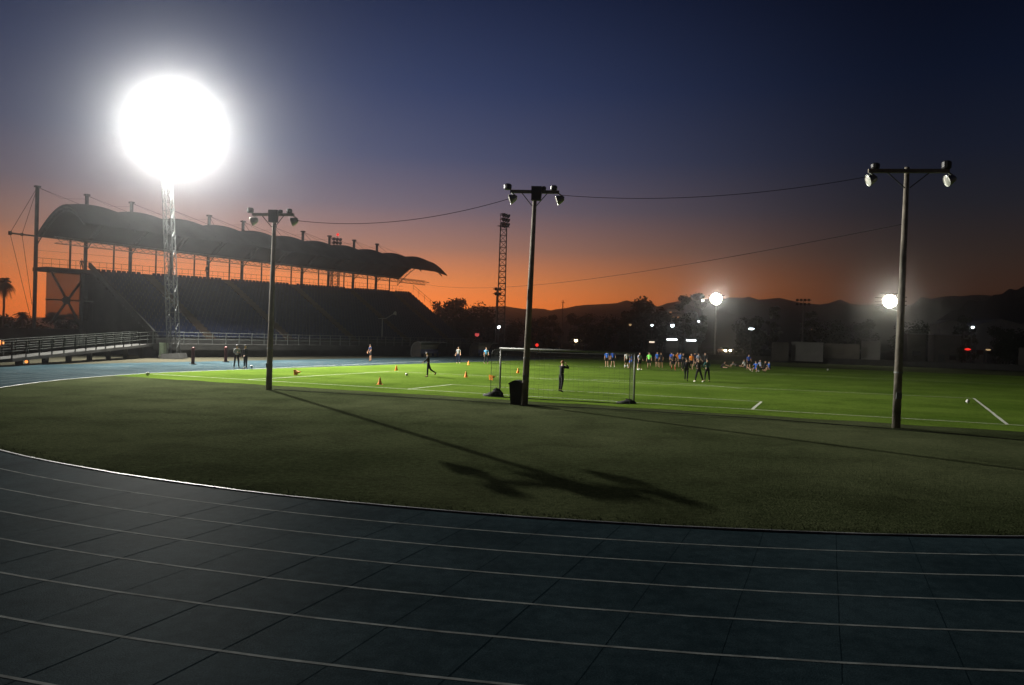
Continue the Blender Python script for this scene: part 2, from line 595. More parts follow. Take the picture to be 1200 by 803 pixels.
# ragged grass fringe along the kerb
mb = MB()
for i in range(9000):
    a = math.radians(rnd.uniform(-170, -38))
    rr = BR - .07 - abs(rnd.gauss(0, .22))
    p = BC + U * (rr * math.cos(a)) + N * (rr * math.sin(a))
    h = rnd.uniform(.02, .055)
    w = rnd.uniform(.004, .009)
    d = rnd.uniform(0, 6.28)
    dx, dy = math.cos(d) * w, math.sin(d) * w
    lx, ly = rnd.gauss(0, .03), rnd.gauss(0, .03)
    mb.add([(p.x - dx, p.y - dy, .01), (p.x + dx, p.y + dy, .01), (p.x + lx, p.y + ly, h)], [(0, 1, 2)])
tag(mb.build('grass', M_TURF), 'short grass fringe growing along the inner kerb of the track', 'grass', kind='stuff')

# ------------------------------------------------------------------ hills
def ridge(name, Y, prof, depth, seed, m):
    """long hill whose skyline passes through photo points at distance Y; front and back slopes"""
    r2 = random.Random(seed)
    xs = [prof[0][0] + (prof[-1][0] - prof[0][0]) * i / 160 for i in range(161)]
    ph = [r2.uniform(0, 6.28) for _ in range(8)]
    def top(x):
        for (xa, ya), (xb, yb) in zip(prof[:-1], prof[1:]):
            if xa <= x <= xb:
                t = (x - xa) / (xb - xa)
                t = t * t * (3 - 2 * t)
                return ya + (yb - ya) * t
        return prof[-1][1]
    mb = MB()
    cols = []
    rows = 12
    for x in xs:
        c = atd(x, Y)
        z = zat(x, top(x), Y) + 1.2 * math.sin(x * .11 + ph[0]) * .5 + .5 * math.sin(x * .37 + ph[1])
        col = []
        for j in range(rows * 2 + 1):
            t = (j - rows) / rows
            pr = (1 - abs(t)) ** .85
            wob = math.sin(x * .06 + j * .9 + ph[2]) * .09 + math.sin(x * .19 + j * 1.7 + ph[3]) * .05
            zz = max(-1, z * pr * (1 + (wob if 0 < abs(t) < 1 else 0)))
            col.append(Vector((c.x * (1 + t * depth / Y), Y + t * depth, zz)))
        cols.append(col)
    for a, b in zip(cols[:-1], cols[1:]):
        mb.strip(a, b)
    return struct(mb.build(name, m, smooth=True))
ridge('far_hills', 620, [(-300, 372), (0, 372), (250, 378), (480, 372), (520, 366), (545, 363), (565, 360), (590, 359), (604, 360), (625, 363), (645, 364), (665, 360), (700, 356.5), (738, 353.5), (757, 355), (772, 358), (788, 355), (815, 351),
      (850, 350), (890, 350), (915, 350.5), (935, 354), (958, 357), (975, 355), (1000, 355.5), (1030, 358), (1060, 358), (1085, 351), (1115, 346), (1140, 346.5), (1180, 350), (1300, 340), (1600, 350)], 110, 3, M_HILL)
ridge('near_hill', 430, [(1040, 412), (1075, 392), (1110, 368), (1140, 355), (1165, 346), (1185, 340), (1200, 335.5), (1240, 324), (1300, 318), (1500, 350), (1600, 400)], 120, 5, M_HILL)

# ------------------------------------------------------------------ haze
hz = MB().box((0, 331, 32.4), (1700, 962, 67.2)).build('added_haze', None)  # volume added so the lamps get a glow around them
hm = bpy.data.materials.new('added_haze_air')
hm.use_nodes = True
ht = hm.node_tree
ht.nodes.clear()
ho = ht.nodes.new('ShaderNodeOutputMaterial')
hv = ht.nodes.new('ShaderNodeVolumePrincipled')
hv.inputs['Color'].default_value = (.92, .95, 1.0, 1)
hv.inputs['Density'].default_value = HAZE
hv.inputs['Anisotropy'].default_value = HAZE_G
ht.links.new(hv.outputs[0], ho.inputs['Volume'])
hz.data.materials.clear()
hz.data.materials.append(hm)
hz['kind'] = 'stuff'
tag(hz, 'thin volume added to give the floodlights their glow over the sports ground', 'added_haze')

# ================================================================== GRANDSTAND
M0 = atd(40, 83.0)
M10 = atd(439, 127.5)
M0.z = M10.z = 0
SV = (M10 - M0) / 10                    # one bay along the stand
SD = SV.normalized()
FD = Vector((SD.y, -SD.x, 0))           # towards the track
SANG = math.atan2(SD.y, SD.x)
def sp(k, d, z):
    p = M0 + SV * k + FD * d
    return Vector((p.x, p.y, z))
def zdeck(k):
    return 8.95 + .1 * k
stand = thing('grandstand', M0, 'large dark grandstand of navy seats under a wavy mast-hung roof', 'grandstand')
inv = -M0
def sbuild(mb, name, m, parent=stand, smooth=False):
    mb.v = [(a - M0.x, b - M0.y, c) for a, b, c in mb.v]
    return mb.build(name, m, parent, smooth)
K0, K1, DF, ROWS = .95, 11.35, 14.0, 20
ZF = 1.9
# terrace: stepped body extruded along the stand
mb = MB()
ks = [K0 + (K1 - K0) * i / 20 for i in range(21)]
def terr_prof(k):
    pr = [(DF, 0.0), (DF, ZF)]
    for r in range(ROWS):
        z1 = ZF + (zdeck(k) - ZF) * (r + 1) / ROWS
        d = DF - (DF - 1.6) * (r + 1) / ROWS
        pr.append((d, ZF + (zdeck(k) - ZF) * r / ROWS))
        pr.append((d, z1))
    pr += [(-.6, zdeck(k)), (-.6, 0.0)]
    return pr
profs = [[sp(k, d, z) for d, z in terr_prof(k)] for k in ks]
for a, b in zip(profs[:-1], profs[1:]):
    mb.strip(a, b)
for pr in (profs[0], profs[-1]):
    mb.add(pr, [tuple(range(len(pr)))])
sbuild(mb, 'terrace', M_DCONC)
# seat rows, broken by the aisles
aisles = [2.2, 4.3, 6.4, 8.5, 10.4]
bounds = [K0 + .1] + [x for a in aisles for x in (a - .13, a + .13)] + [K1 - .1]
mb = MB()
for r in range(ROWS):
    d = DF - (DF - 1.6) * (r + .62) / ROWS
    for i in range(0, len(bounds), 2):
        ka, kb = bounds[i], bounds[i + 1]
        ns = max(1, int((kb - ka) * 5.28 / .55))
        for j in range(ns):
            k = ka + (kb - ka) * (j + .5) / ns
            z = ZF + (zdeck(k) - ZF) * r / ROWS
            q = sp(k, d, z + .2)
            mb.box(q, (.46, .38, .06), SANG)
            mb.box(sp(k, d - .2, z + .38), (.46, .05, .38), SANG)
seats = sbuild(mb, 'seating', M_SEAT)
seats['kind'] = 'stuff'
for a in aisles:
    mb = MB()
    for r in range(ROWS):
        for h in (0, 1):
            z0 = ZF + (zdeck(a) - ZF) * (r + h * .5) / ROWS
            d = DF - (DF - 1.6) * (r + .25 + h * .5) / ROWS
            mb.box(sp(a, d, z0 + .10), (1.1, .30, .19), SANG)
    sbuild(mb, 'aisle_stair', M_STAIR)
# left end: sloping parapet and columns
mb = MB()
for kk in (K0 - .03,):
    mb = MB()
    mb.add([sp(kk - .02, DF, ZF), sp(kk + .02, DF, ZF), sp(kk + .02, 1.6, zdeck(kk) + .3), sp(kk - .02, 1.6, zdeck(kk) + .3),
            sp(kk - .02, DF, ZF + .7), sp(kk + .02, DF, ZF + .7), sp(kk + .02, 1.6, zdeck(kk) + .9), sp(kk - .02, 1.6, zdeck(kk) + .9)],
           [(3, 2, 1, 0), (4, 5, 6, 7), (0, 1, 5, 4), (1, 2, 6, 5), (2, 3, 7, 6), (3, 0, 4, 7)])
    sbuild(mb, 'parapet', M_DCONC)
# handrail stepping down the far end
mb = MB()
tops = []
for i in range(11):
    t = i / 10
    d = 1.4 + (DF - 1.4) * t
    z = zdeck(K1) + (ZF - zdeck(K1)) * t + .55
    a = sp(K1 + .12, d, z - .4)
    b = sp(K1 + .12, d, z + .75)
    mb.tube([a, b], .03, 5)
    tops.append(b)
mb.tube(tops, .03, 5)
mb.tube([p - Vector((0, 0, .45)) for p in tops], .022, 5)
sbuild(mb, 'handrail', M_DSTEEL)
# upper deck strip beyond the terrace on the left, on columns with cross bracing
mb = MB()
mb.add([sp(0, -.6, 8.6), sp(K0, -.6, 8.6), sp(K0, 2.4, 8.6), sp(0, 2.4, 8.6), sp(0, -.6, 9.0), sp(K0, -.6, 9.05), sp(K0, 2.4, 9.05), sp(0, 2.4, 9.0)],
       [(3, 2, 1, 0), (4, 5, 6, 7), (0, 1, 5, 4), (1, 2, 6, 5), (2, 3, 7, 6), (3, 0, 4, 7)])
sbuild(mb, 'gallery_deck', M_DCONC)
mb = MB()
mb.tube([sp(.1, 2.2, 8.5), sp(.68, 2.2, 3.2)], .13, 6)
mb.tube([sp(.1, 2.2, 3.0), sp(.68, 2.2, 7.6)], .13, 6)
mb.tube([sp(.0, 2.2, 5.6), sp(.95, 2.2, 5.6)], .08, 6)
mb.lathe([(.01, -.12), (.42, -.12), (.42, .12), (.01, .12)], sp(.40, 2.2, 5.6), FD, 12)
sbuild(mb, 'cross_brace', M_DSTEEL)
for k in (.72, .99):
    mb = MB()
    mb.tube([sp(k, 2.2, 0), sp(k, 2.2, 8.6)], .22, 10)
    sbuild(mb, 'column', M_DSTEEL)
mb = MB()
mb.add([sp(.1, 1.2, 3.5), sp(.95, 1.2, 3.5), sp(.95, 1.2, 8.5), sp(.1, 1.2, 8.5), sp(.1, 1.24, 3.5), sp(.95, 1.24, 3.5), sp(.95, 1.24, 8.5), sp(.1, 1.24, 8.5)],
       [(0, 1, 2, 3), (7, 6, 5, 4), (0, 3, 7, 4), (1, 5, 6, 2)])
sbuild(mb, 'mesh_screen', M_SCREEN)
# masts
for k in range(11):
    mb = MB()
    mb.tube([sp(k, 0, 0 if k == 0 else zdeck(k) - .4), sp(k, 0, 17.5)], .2, 10)
    mb.box(sp(k, 0, 17.55), (.5, .5, .18), SANG)
    sbuild(mb, 'mast', M_DSTEEL)
for k in range(11):
    if k > 0:
        mb = MB()
        mb.tube([sp(k + .62, 0, zdeck(k + .62) - .4), sp(k + .62, 0, 12.6)], .1, 8)
        sbuild(mb, 'post', M_DSTEEL)
mb = MB()
mb.tube([sp(.68, 0, 8.6), sp(.68, 0, 14.0)], .11, 8)
sbuild(mb, 'post', M_DSTEEL)
mb = MB()
for h in (.55, 1.1, 1.9):
    mb.tube([sp(k, -.3, zdeck(k) + h) for k in (0, 3, 6, 9, 11.35)], .022 if h < 1.5 else .014, 5)
for i in range(68):
    k = i / 6
    mb.tube([sp(k, -.3, zdeck(k)), sp(k, -.3, zdeck(k) + 1.1)], .018, 4)
sbuild(mb, 'back_rail', M_DSTEEL)
# wavy membrane roof: low at the masts, crest half way, drooping front edge
def roof_z(k, t):
    base = 12.35 + 3.1 * math.sin(min(1, t / .62) * math.pi / 2) if t < .62 else 15.45 - 2.2 * ((t - .62) / .38) ** 1.6
    w = abs(math.sin(math.pi * k)) ** .8
    end = max(0.0, (k - 10.6) / 1.0)
    return base + .42 * (w - .5) * math.sin(math.pi * min(1, t * .9 + .1)) - .9 * end * t * t
KR0, KR1 = -.02, 11.05
RD = 9.4
mb = MB()
rows = []
NK, NT = 150, 14
def roof_pt(i, j, dz=0.0):
    k = KR0 + (KR1 - KR0) * i / NK
    t = j / NT
    flare = max(0, (k - 10.4)) * .35 * t
    return sp(k + flare, RD * t, roof_z(k, t) + dz)
for dz in (0, -.1):
    for i in range(NK):
        a = [roof_pt(i, j, dz) for j in range(NT + 1)]
        b = [roof_pt(i + 1, j, dz) for j in range(NT + 1)]
        mb.strip(a, b)
for i in (0, NK):
    mb.strip([roof_pt(i, j) for j in range(NT + 1)], [roof_pt(i, j, -.1) for j in range(NT + 1)])
for j in (0, NT):
    mb.strip([roof_pt(i, j) for i in range(NK + 1)], [roof_pt(i, j, -.1) for i in range(NK + 1)])
sbuild(mb, 'roof', M_ROOF, smooth=True)
# arched truss rib under the roof at each mast
for k in range(12):
    kk = min(k, 11.15)
    mb = MB()
    up = [sp(kk, RD * t / 10, roof_z(kk, t / 10) - .22) for t in range(11)]
    lo = [sp(kk, RD * t / 10, roof_z(kk, t / 10) - .22 - .75 * (1 - t / 10) - .1) for t in range(11)]
    mb.tube(up, .06, 5)
    mb.tube(lo, .06, 5)
    for i in range(10):
        mb.bar(up[i], lo[i + 1], .05)
        mb.bar(lo[i], up[i], .05)
    sbuild(mb, 'roof_rib', M_DSTEEL)
mb = MB()
nseg = 66
hi = [sp(.05 + 11.6 * i / nseg, 3.2, 12.15) for i in range(nseg + 1)]
lo = [sp(.05 + 11.6 * i / nseg, 3.2, 11.45) for i in range(nseg + 1)]
lo2 = [sp(.05 + 11.6 * i / nseg, 4.0, 11.9) for i in range(nseg + 1)]
for L_ in (hi, lo, lo2):
    mb.tube(L_, .05, 5)
for i in range(nseg):
    mb.bar(hi[i], lo[i + 1], .045)
    mb.bar(lo[i], lo2[i + 1], .045)
sbuild(mb, 'roof_truss', M_STEEL)
# stay cables
mb = MB()
for k in range(11):
    for kk, t in ((k + .95, .95), (k - .9, .9)):
        if 0 <= kk <= 11.2:
            mb.tube([sp(k, 0, 17.5), sp(kk, RD * t, roof_z(kk, t) + .05)], .022, 4)
    if k < 10:
        mb.tube([sp(k, 0, 17.5), sp(k + .5, 0, 16.7), sp(k + 1, 0, 17.1)], .014, 4)
tip = sp(-.49, 0, 12.3)
for a, b in ((sp(0, 0, 17.5), tip), (tip, sp(-.05, 0, 3.2)), (sp(0, 0, 17.5), sp(-.27, 0, 12.3)), (sp(-.27, 0, 12.3), sp(-.05, 0, 5))):
    mb.tube([a, b], .022, 4)
sbuild(mb, 'stay_cable', M_CABLE)
mb = MB()
mb.tube([sp(0, 0, 12.3), tip], .09, 6)
mb.box(tip, (.25, .25, .4), SANG)
mb.box(sp(-.27, 0, 12.3), (.2, .2, .3), SANG)
mb.tube([sp(0, 0, 12.3), sp(.66, 0, 12.3)], .06, 6)
sbuild(mb, 'outrigger', M_DSTEEL)
# front walkway with its railing and the dark wall under it
W0, W1 = DF + .05, DF + 2.0
mb = MB()
def slab(mb, ka, kb, d0, d1, z0, z1):
    mb.add([sp(ka, d0, z0), sp(kb, d0, z0), sp(kb, d1, z0), sp(ka, d1, z0), sp(ka, d0, z1), sp(kb, d0, z1), sp(kb, d1, z1), sp(ka, d1, z1)],
           [(3, 2, 1, 0), (4, 5, 6, 7), (0, 1, 5, 4), (1, 2, 6, 5), (2, 3, 7, 6), (3, 0, 4, 7)])
slab(mb, K0 - .3, K1, W0, W1, .75, 1.35)
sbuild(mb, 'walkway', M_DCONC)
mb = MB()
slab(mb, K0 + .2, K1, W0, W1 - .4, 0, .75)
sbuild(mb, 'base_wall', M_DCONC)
def railing(mb, P, top=1.2, rails=(1.2, .85, .5), step=1.7, r=.03):
    """posts and rails along a 3-D polyline"""
    for a, b in zip(P[:-1], P[1:]):
        n = max(1, round((b - a).length / step))
        for i in range(n + 1):
            q = a.lerp(b, i / n)
            mb.box(q + Vector((0, 0, top / 2)), (.07, .07, top), SANG)
    for h in rails:
        mb.tube([p + Vector((0, 0, h)) for p in P], r, 5)
mb = MB()
railing(mb, [sp(K0 - .3, W1 - .08, 1.35), sp(K1, W1 - .08, 1.35)])
sbuild(mb, 'railing', mat('walkway_rail', (.11, .12, .115), .7, spec=.1, noise=(2, .2)))

# ------------------------------------------------------------------ access ramp
ra = sp(K0 - .33, W0 + .95, 0)
rb = atd(0, 54.0)
rc = atd(-130, 47.0)
ramp = thing('access_ramp', Vector((ra.x, ra.y, 0)), 'long pale access ramp with steel railings climbing to the grandstand walkway', 'ramp')
def rbuild(mb, name, m):
    mb.v = [(a - ra.x, b - ra.y, c) for a, b, c in mb.v]
    return mb.build(name, m, ramp)
def rampline(off, dz=0.0):
    P = []
    for p, z in ((ra, 1.35), (Vector((rb.x, rb.y, 0)), .55), (Vector((rc.x, rc.y, 0)), .25)):
        P.append((p, z))
    d1 = (P[1][0] - P[0][0]).normalized()
    nrm = Vector((-d1.y, d1.x, 0))
    return [Vector((*(p + nrm * off).xy, z + dz)) for p, z in P]
mb = MB()
e0, e1 = rampline(-.9), rampline(.9)
f0, f1 = rampline(-.9, -.22), rampline(.9, -.22)
for a, b in ((e0, e1), (f0, f1), (e0, f0), (e1, f1)):
    mb.strip(a, b)
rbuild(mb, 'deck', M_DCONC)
for off in (-.85, .85):
    mb = MB()
    railing(mb, rampline(off))
    rbuild(mb, 'railing', M_RAIL)
for i in range(7):
    a, b = rampline(0)[:2]
    q = a.lerp(b, (i + .3) / 7)
    mb = MB().box((q.x, q.y, (q.z - .32) / 2), (.3, 1.3, q.z - .33), .4)
    rbuild(mb, 'pier', M_DCONC)

# low dark retaining wall behind the ramp
wl0, wl1 = atd(-260, 62), atd(150, 92)
mb = MB()
d = (wl1 - wl0).normalized()
mid = (wl0 + wl1) / 2
mb.box((0, 0, 1.2), ((wl1 - wl0).length, .3, 2.4), math.atan2(d.y, d.x))
mb.box((0, 0, 2.45), ((wl1 - wl0).length + .1, .42, .1), math.atan2(d.y, d.x))
tag(mb.build('retaining_wall', M_DCONC, loc=(mid.x, mid.y, 0)), 'low dark retaining wall in the gloom behind the access ramp', 'wall')

# ================================================================== FLOODLIGHT TOWERS
def lattice(mb, h, w0, w1, bays, leg=.036, br=.02):
    def c(i, z):
        w = w0 + (w1 - w0) * z / h
        return Vector(((-1, 1, 1, -1)[i] * w / 2, (-1, -1, 1, 1)[i] * w / 2, z))
    for i in range(4):
        mb.bar(c(i, 0), c(i, h), leg * 2)
    for b in range(bays):
        z0, z1 = h * b / bays, h * (b + 1) / bays
        for i in range(4):
            j = (i + 1) % 4
            mb.bar(c(i, z1), c(j, z1), br * 1.6)
            if b % 2:
                mb.bar(c(i, z0), c(j, z1), br * 1.6)
            else:
                mb.bar(c(j, z0), c(i, z1), br * 1.6)
def floodlight(root, c, d, r, lens_mat, housing=M_DSTEEL):
    """bowl-shaped floodlight aimed along d, its lens a sub-part"""
    c, d = Vector(c), Vector(d).normalized()
    mb = MB()
    mb.lathe([(.01, -.42), (r * .45, -.40), (r * .62, -.26), (r * .95, -.04), (r * 1.04, 0), (r * .98, .01)], c, d, 14)
    mb.box(c - d * .5, (.2, .2, .22))
    f = mb.build('floodlight', housing, root, smooth=True)
    l = MB().lathe([(.001, .02), (r * .6, .015), (r * .94, .0)], c, d, 14)
    l.build('lens', lens_mat, f, smooth=True)
    return f
def tower(name, base, h, w0, w1, bays, aim, rows, cols, pitch, r, lens, label, lit=None, group=None, steel=M_MAST, name_cat='floodlight tower'):
    root = thing(name, base, label, name_cat, group)
    mb = MB().frustum((0, 0, -.06), (w0 + 1.0, w0 + 1.0), (w0 + .8, w0 + .8), .55)
    mb.build('plinth', M_DCONC, root)
    mb = MB()
    lattice(mb, h, w0, w1, bays, *((.036, .02) if steel is M_MAST else (.085, .045)))
    mb.build('lattice_mast', steel, root)
    aim = Vector(aim)
    ah = Vector((aim.x, aim.y, 0)).normalized()
    side = Vector((-ah.y, ah.x, 0))
    hd = MB()
    for i in range(rows):
        z = h - .2 + i * pitch
        hd.bar(side * (-(cols) * pitch / 2) + Vector((0, 0, z)), side * (cols * pitch / 2) + Vector((0, 0, z)), .09)
    for s in (-1, 0, 1):
        hd.bar(side * (s * cols * pitch / 2.3) + Vector((0, 0, h - .4)), side * (s * cols * pitch / 2.3) + Vector((0, 0, h - .2 + (rows - 1) * pitch + .3)), .09)
    hd.box(Vector((0, 0, h - .5)), (cols * pitch, 1.0, .08), math.atan2(side.y, side.x))
    hd.build('headframe', M_DSTEEL, root)
    for i in range(rows):
        for j in range(cols):
            p = side * ((j - (cols - 1) / 2) * pitch) + Vector((0, 0, h - .2 + i * pitch)) + ah * .5
            floodlight(root, p, aim + side * ((j - (cols - 1) / 2) * .12), r, lens)
    if lit:
        ld = bpy.data.lights.new('flood_light', 'SPOT')
        ld.energy, ld.color = lit[0], LAMP_COL if len(lit) < 3 else lit[2]
        ld.spot_size, ld.spot_blend = math.radians(lit[1]), 1.0
        ld.shadow_soft_size = .22
        lo_ = bpy.data.objects.new('flood_light', ld)
        COL.objects.link(lo_)
        lo_.parent = root
        lo_.location = ah * 1.15 + Vector((0, 0, h - .2 + (rows - 1) * pitch / 2))
        lo_.rotation_mode = 'QUATERNION'
        lo_.rotation_quaternion = aim.to_track_quat('-Z', 'Y')
    return root
TB = gp(204, 420)
main_aim = Vector((13, -7, -20))
mt = tower('floodlight_tower', TB, 21.7, .92, .66, 24, main_aim, 4, 4, .78, .33, M_ON, 'tall lattice floodlight tower blazing white beside the grandstand', (MAIN_W, 137))
mt.rotation_euler.y = -.064
SB = Vector((-58.5, 57.5, 0))
tower('floodlight_tower', SB, 22.0, 1.05, .75, 24, Vector((10, 37.5, 0)) - SB - Vector((0, 0, 22)), 3, 4, .78, .33, M_ON, 'lattice floodlight tower outside the picture to the left of the track', (SIDE_W, 42))
FT = atd(586.5, 128.0)
tower('floodlight_tower', Vector((FT.x, FT.y, 0)), zat(589, 262, 128), 1.3, 1.0, 22, (.75, -.5, -.5), 3, 3, .72, .36, M_GLASSD, 'tall unlit lattice floodlight tower behind the middle pole, dark against sunset', steel=M_DSTEEL)
BT = atd(391, 158.0)
bt = tower('floodlight_tower', Vector((BT.x, BT.y, 0)), zat(392, 288, 158), 1.5, 1.3, 20, (.6, -.7, -.5), 3, 3, .72, .36, M_GLASSD, 'unlit lattice floodlight tower standing behind the grandstand roof', steel=M_DSTEEL)
MB().ball((0.3, 0, zat(392, 275, 158)), .28, 10, 6).build('warning_light', M_LRED, bt)
p = MB()
p.tube([(0.3, 0, zat(392, 288, 158)), (.3, 0, zat(392, 275, 158))], .05, 5)
p.build('beacon_stem', M_DSTEEL, bt)

def flood_pole(base, h, aim, n, r, lens, label, lit, blend=.6, shift=0.0):
    root = thing('floodlight_pole', base, label, 'floodlight pole')
    MB().tube([(0, 0, 0), (0, 0, h)], [.2, .12], 10).build('pole', M_CONC, root)
    ah = Vector((aim[0], aim[1], 0)).normalized()
    side = Vector((-ah.y, ah.x, 0))
    mb = MB()
    levels = ((h + .9, 2), (h + .25, 4), (h - .4, 4), (h - 1.05, 4), (h - 1.7, 2)) if lit else ((h - .15, n), (h - 1.0, n))
    for z, n in levels:
        mb.box(side * shift + Vector((0, 0, z)), (n * .8 + abs(shift), .12, .14), math.atan2(side.y, side.x))
    mb.build('crossarm', M_DSTEEL, root)
    if lit:      # round cluster: one lamp in the middle, rings of six and twelve
        for ring, cnt in ((0, 1), (.46, 6), (.90, 12)):
            for j in range(cnt):
                w = 2 * math.pi * (j + .5) / cnt
                floodlight(root, side * (shift + ring * math.cos(w)) + ah * .42 + Vector((0, 0, h - .4 + ring * math.sin(w))), aim, r, lens)
    else:
        for z, n in levels:
            for j in range(n):
                floodlight(root, side * ((j - (n - 1) / 2) * .78) + ah * .42 + Vector((0, 0, z)), aim, r, lens)
    if lit:
        ld = bpy.data.lights.new('flood_light', 'SPOT')
        ld.energy, ld.color, ld.spot_size, ld.spot_blend, ld.shadow_soft_size = lit[0], lit[1], math.radians(165), blend, .4
        lo_ = bpy.data.objects.new('flood_light', ld)
        COL.objects.link(lo_)
        lo_.parent = root
        lo_.location = ah * .95 + side * shift + Vector((0, 0, h - .5))
        lo_.rotation_mode = 'QUATERNION'
        lo_.rotation_quaternion = Vector(aim).to_track_quat('-Z', 'Y')
    return root
fp = atd(838, 150)
flood_pole(Vector((fp.x, fp.y, 0)), zat(838, 348, 150), (-.35, -.75, -.45), 4, .25, M_FARON, 'lit floodlight pole glaring above the huddle of players', (FAR_W[0], (1, .98, .84)))
fp = atd(1055, 128)
flood_pole(Vector((fp.x, fp.y, 0)), zat(1046, 350, 128), (-.6, -.7, -.45), 4, .25, M_FARON2, 'lit warm floodlight pole shining beside the tall right wooden pole', (FAR_W[1], (1, .93, .76)), shift=-1.7)
# unlit pole with a double crossarm far off, and a short light pole by the unlit tower
fp = atd(940, 165)
flood_pole(Vector((fp.x, fp.y, 0)), zat(940, 351, 165), (-.5, -.8, -.3), 4, .3, M_GLASSD, 'unlit floodlight pole with wide crossarm against the dark hills', None)
fp = atd(581, 140)
flood_pole(Vector((fp.x, fp.y, 0)), zat(581, 338, 140), (.4, -.8, -.3), 2, .3, M_GLASSD, 'short unlit floodlight pole just left of the tall unlit tower', None)

# ================================================================== WOODEN LIGHT POLES ALONG THE TURF
PGRP = 'wooden light poles along the goal end of the pitch'
def light_pole(base, top, arm, label, tilt=0.0, bin_side=None, extra=True, rot=0.0):
    """tapered wooden pole, crossarm with bowl lamps, braces and ballast boxes. local x runs along the arm"""
    root = thing('light_pole', base, label, 'light pole', PGRP)
    root.rotation_euler = (0, tilt, -AX * .45 + rot)
    MB().tube([(0, 0, -.1), (0, 0, top * .5), (0, 0, top)], [.155, .128, .088], 14).build('pole', M_WOODP, root, smooth=True)
    hw = arm / 2
    za = top - .18
    MB().box((0, -.17, za), (arm, .12, .14)).build('crossarm', M_WOODP, root)
    for s in (-1, 1):
        MB().tube([(s * hw * .52, -.17, za - .06), (s * .09, -.1, za - .62)], .022, 6).build('brace', M_DSTEEL, root)
    boxes = [(-hw - .12, .17, .26), (hw * .36, .12, .17), (hw * .78, .15, .22)]
    if extra:
        MB().frustum((.12, -.36, za - .42), (.42, .22), (.46, .24), .62).build('ballast_box', M_BLACK, root)
    for x, w, h_ in boxes if extra else [(-hw + .25, .16, .22), (hw - .1, .17, .3)]:
        MB().lathe([(.01, 0), (w * .8, 0), (w, .05), (w, h_ - .05), (w * .7, h_), (.01, h_)], (x, -.17, za + .075), (0, 0, 1), 10).build('lamp_socket', M_BLACK, root)
    for x in (-hw + .04, hw - .04):
        c = Vector((x, -.2, za - .36))
        d = Vector((-.92, -.16, -.35)).normalized()
        mb = MB().lathe([(.01, -.30), (.08, -.29), (.135, -.21), (.19, -.08), (.22, .02), (.225, .05), (.21, .05), (.19, .01)], c, d, 18)
        mb.tube([c - d * .3 + Vector((0, 0, .02)), Vector((x, -.19, za - .05))], .035, 6)
        b = mb.build('lamp_bowl', M_BOWL, root, smooth=True)
        MB().lathe([(.001, .075), (.11, .07), (.203, .035)], c, d, 18).build('lens', M_LENS, b, smooth=True)
    mb = MB().box((0, -.19, 1.25), (.2, .03, .24))
    mb.lathe([(.01, -.01), (.165, 0), (.165, .05), (.16, .05)], (0, 0, 2.1), (0, 0, 1), 12)
    mb.build('junction_plate', M_STEEL, root)
    return root
lp = gp(315, 457)
poleA = light_pole(lp, zat(319, 248, lp.y), 2.25, 'leftmost tall wooden light pole, standing alone before the grandstand', math.radians(.4))
lp2 = gp(614.5, 475)
poleB = light_pole(lp2, zat(621, 221, lp2.y), 2.2, 'tall wooden light pole behind the goal with black bin at its foot', math.radians(1.25))
lp3 = gp(1050, 502)
poleC = light_pole(lp3, zat(1056, 196, lp3.y), 2.85, 'rightmost tall wooden light pole, its left side lit bright', math.radians(.55), extra=False)
bpy.context.view_layer.update()
def on_pole(root, x, y, z):
    return root.matrix_basis @ Vector((x, y, z))

def wire(name, a, b, sag, r, label):
    a, b = Vector(a), Vector(b)
    P = []
    for i in range(33):
        t = i / 32
        q = a.lerp(b, t)
        q.z -= sag * 4 * t * (1 - t)
        P.append(q)
    mb = MB().tube(P, r, 5)
    return tag(mb.build(name, M_CABLE), label, 'cable')
tA, tB, tC = zat(319, 248, lp.y), zat(621, 221, lp2.y), zat(1056, 196, lp3.y)
wire('overhead_cable', on_pole(poleA, 1.1, -.17, tA - .45), on_pole(poleB, -1.1, -.17, tB - .5), .55, .014, 'overhead cable sagging between the left and middle light poles')
wire('overhead_cable', on_pole(poleB, 1.1, -.17, tB - .3), on_pole(poleC, -1.45, -.17, tC - .4), .42, .012, 'overhead cable strung between the middle and right light poles')
q0 = on_pole(poleC, 0, 0, 0)
zl = zat(1055, 262, lp3.y)
wire('overhead_cable', on_pole(poleC, 0, .1, zl), sp(K1 - .1, 0, 12.3), 1.9, .013, 'lower overhead cable running from the right pole to the grandstand end')
# black bin at the foot of the middle pole
bb = gp(605.5, 474)
t = thing('rubbish_bin', bb, 'black bin with rounded lid standing against the middle light pole', 'bin', rot=-.25)
MB().frustum((0, 0, 0), (.46, .5), (.62, .6), .93).build('bin_body', M_BLACK, t)
mb = MB()
lidp = [(-.33 + .66 * i / 10, .93 + .15 * math.sin(math.pi * i / 10) + .03) for i in range(11)]
a = [(x, -.33, z) for x, z in lidp]
b = [(x, .33, z) for x, z in lidp]
mb.strip(a, b)
mb.add(a + [(.33, -.33, .9), (-.33, -.33, .9)], [tuple(range(13))])
mb.add(b + [(.33, .33, .9), (-.33, .33, .9)], [tuple(range(13))])
mb.strip([(-.33, -.33, .9), (-.33, .33, .9)], [(-.33, -.33, .96), (-.33, .33, .96)])
mb.strip([(.33, -.33, .9), (.33, .33, .9)], [(.33, -.33, .96), (.33, .33, .96)])
MB_lid = mb.build('lid', M_BLACK, t)
MB().tube([(-.3, .36, .86), (.3, .36, .86)], .02, 6).build('handle', M_STEEL, t)

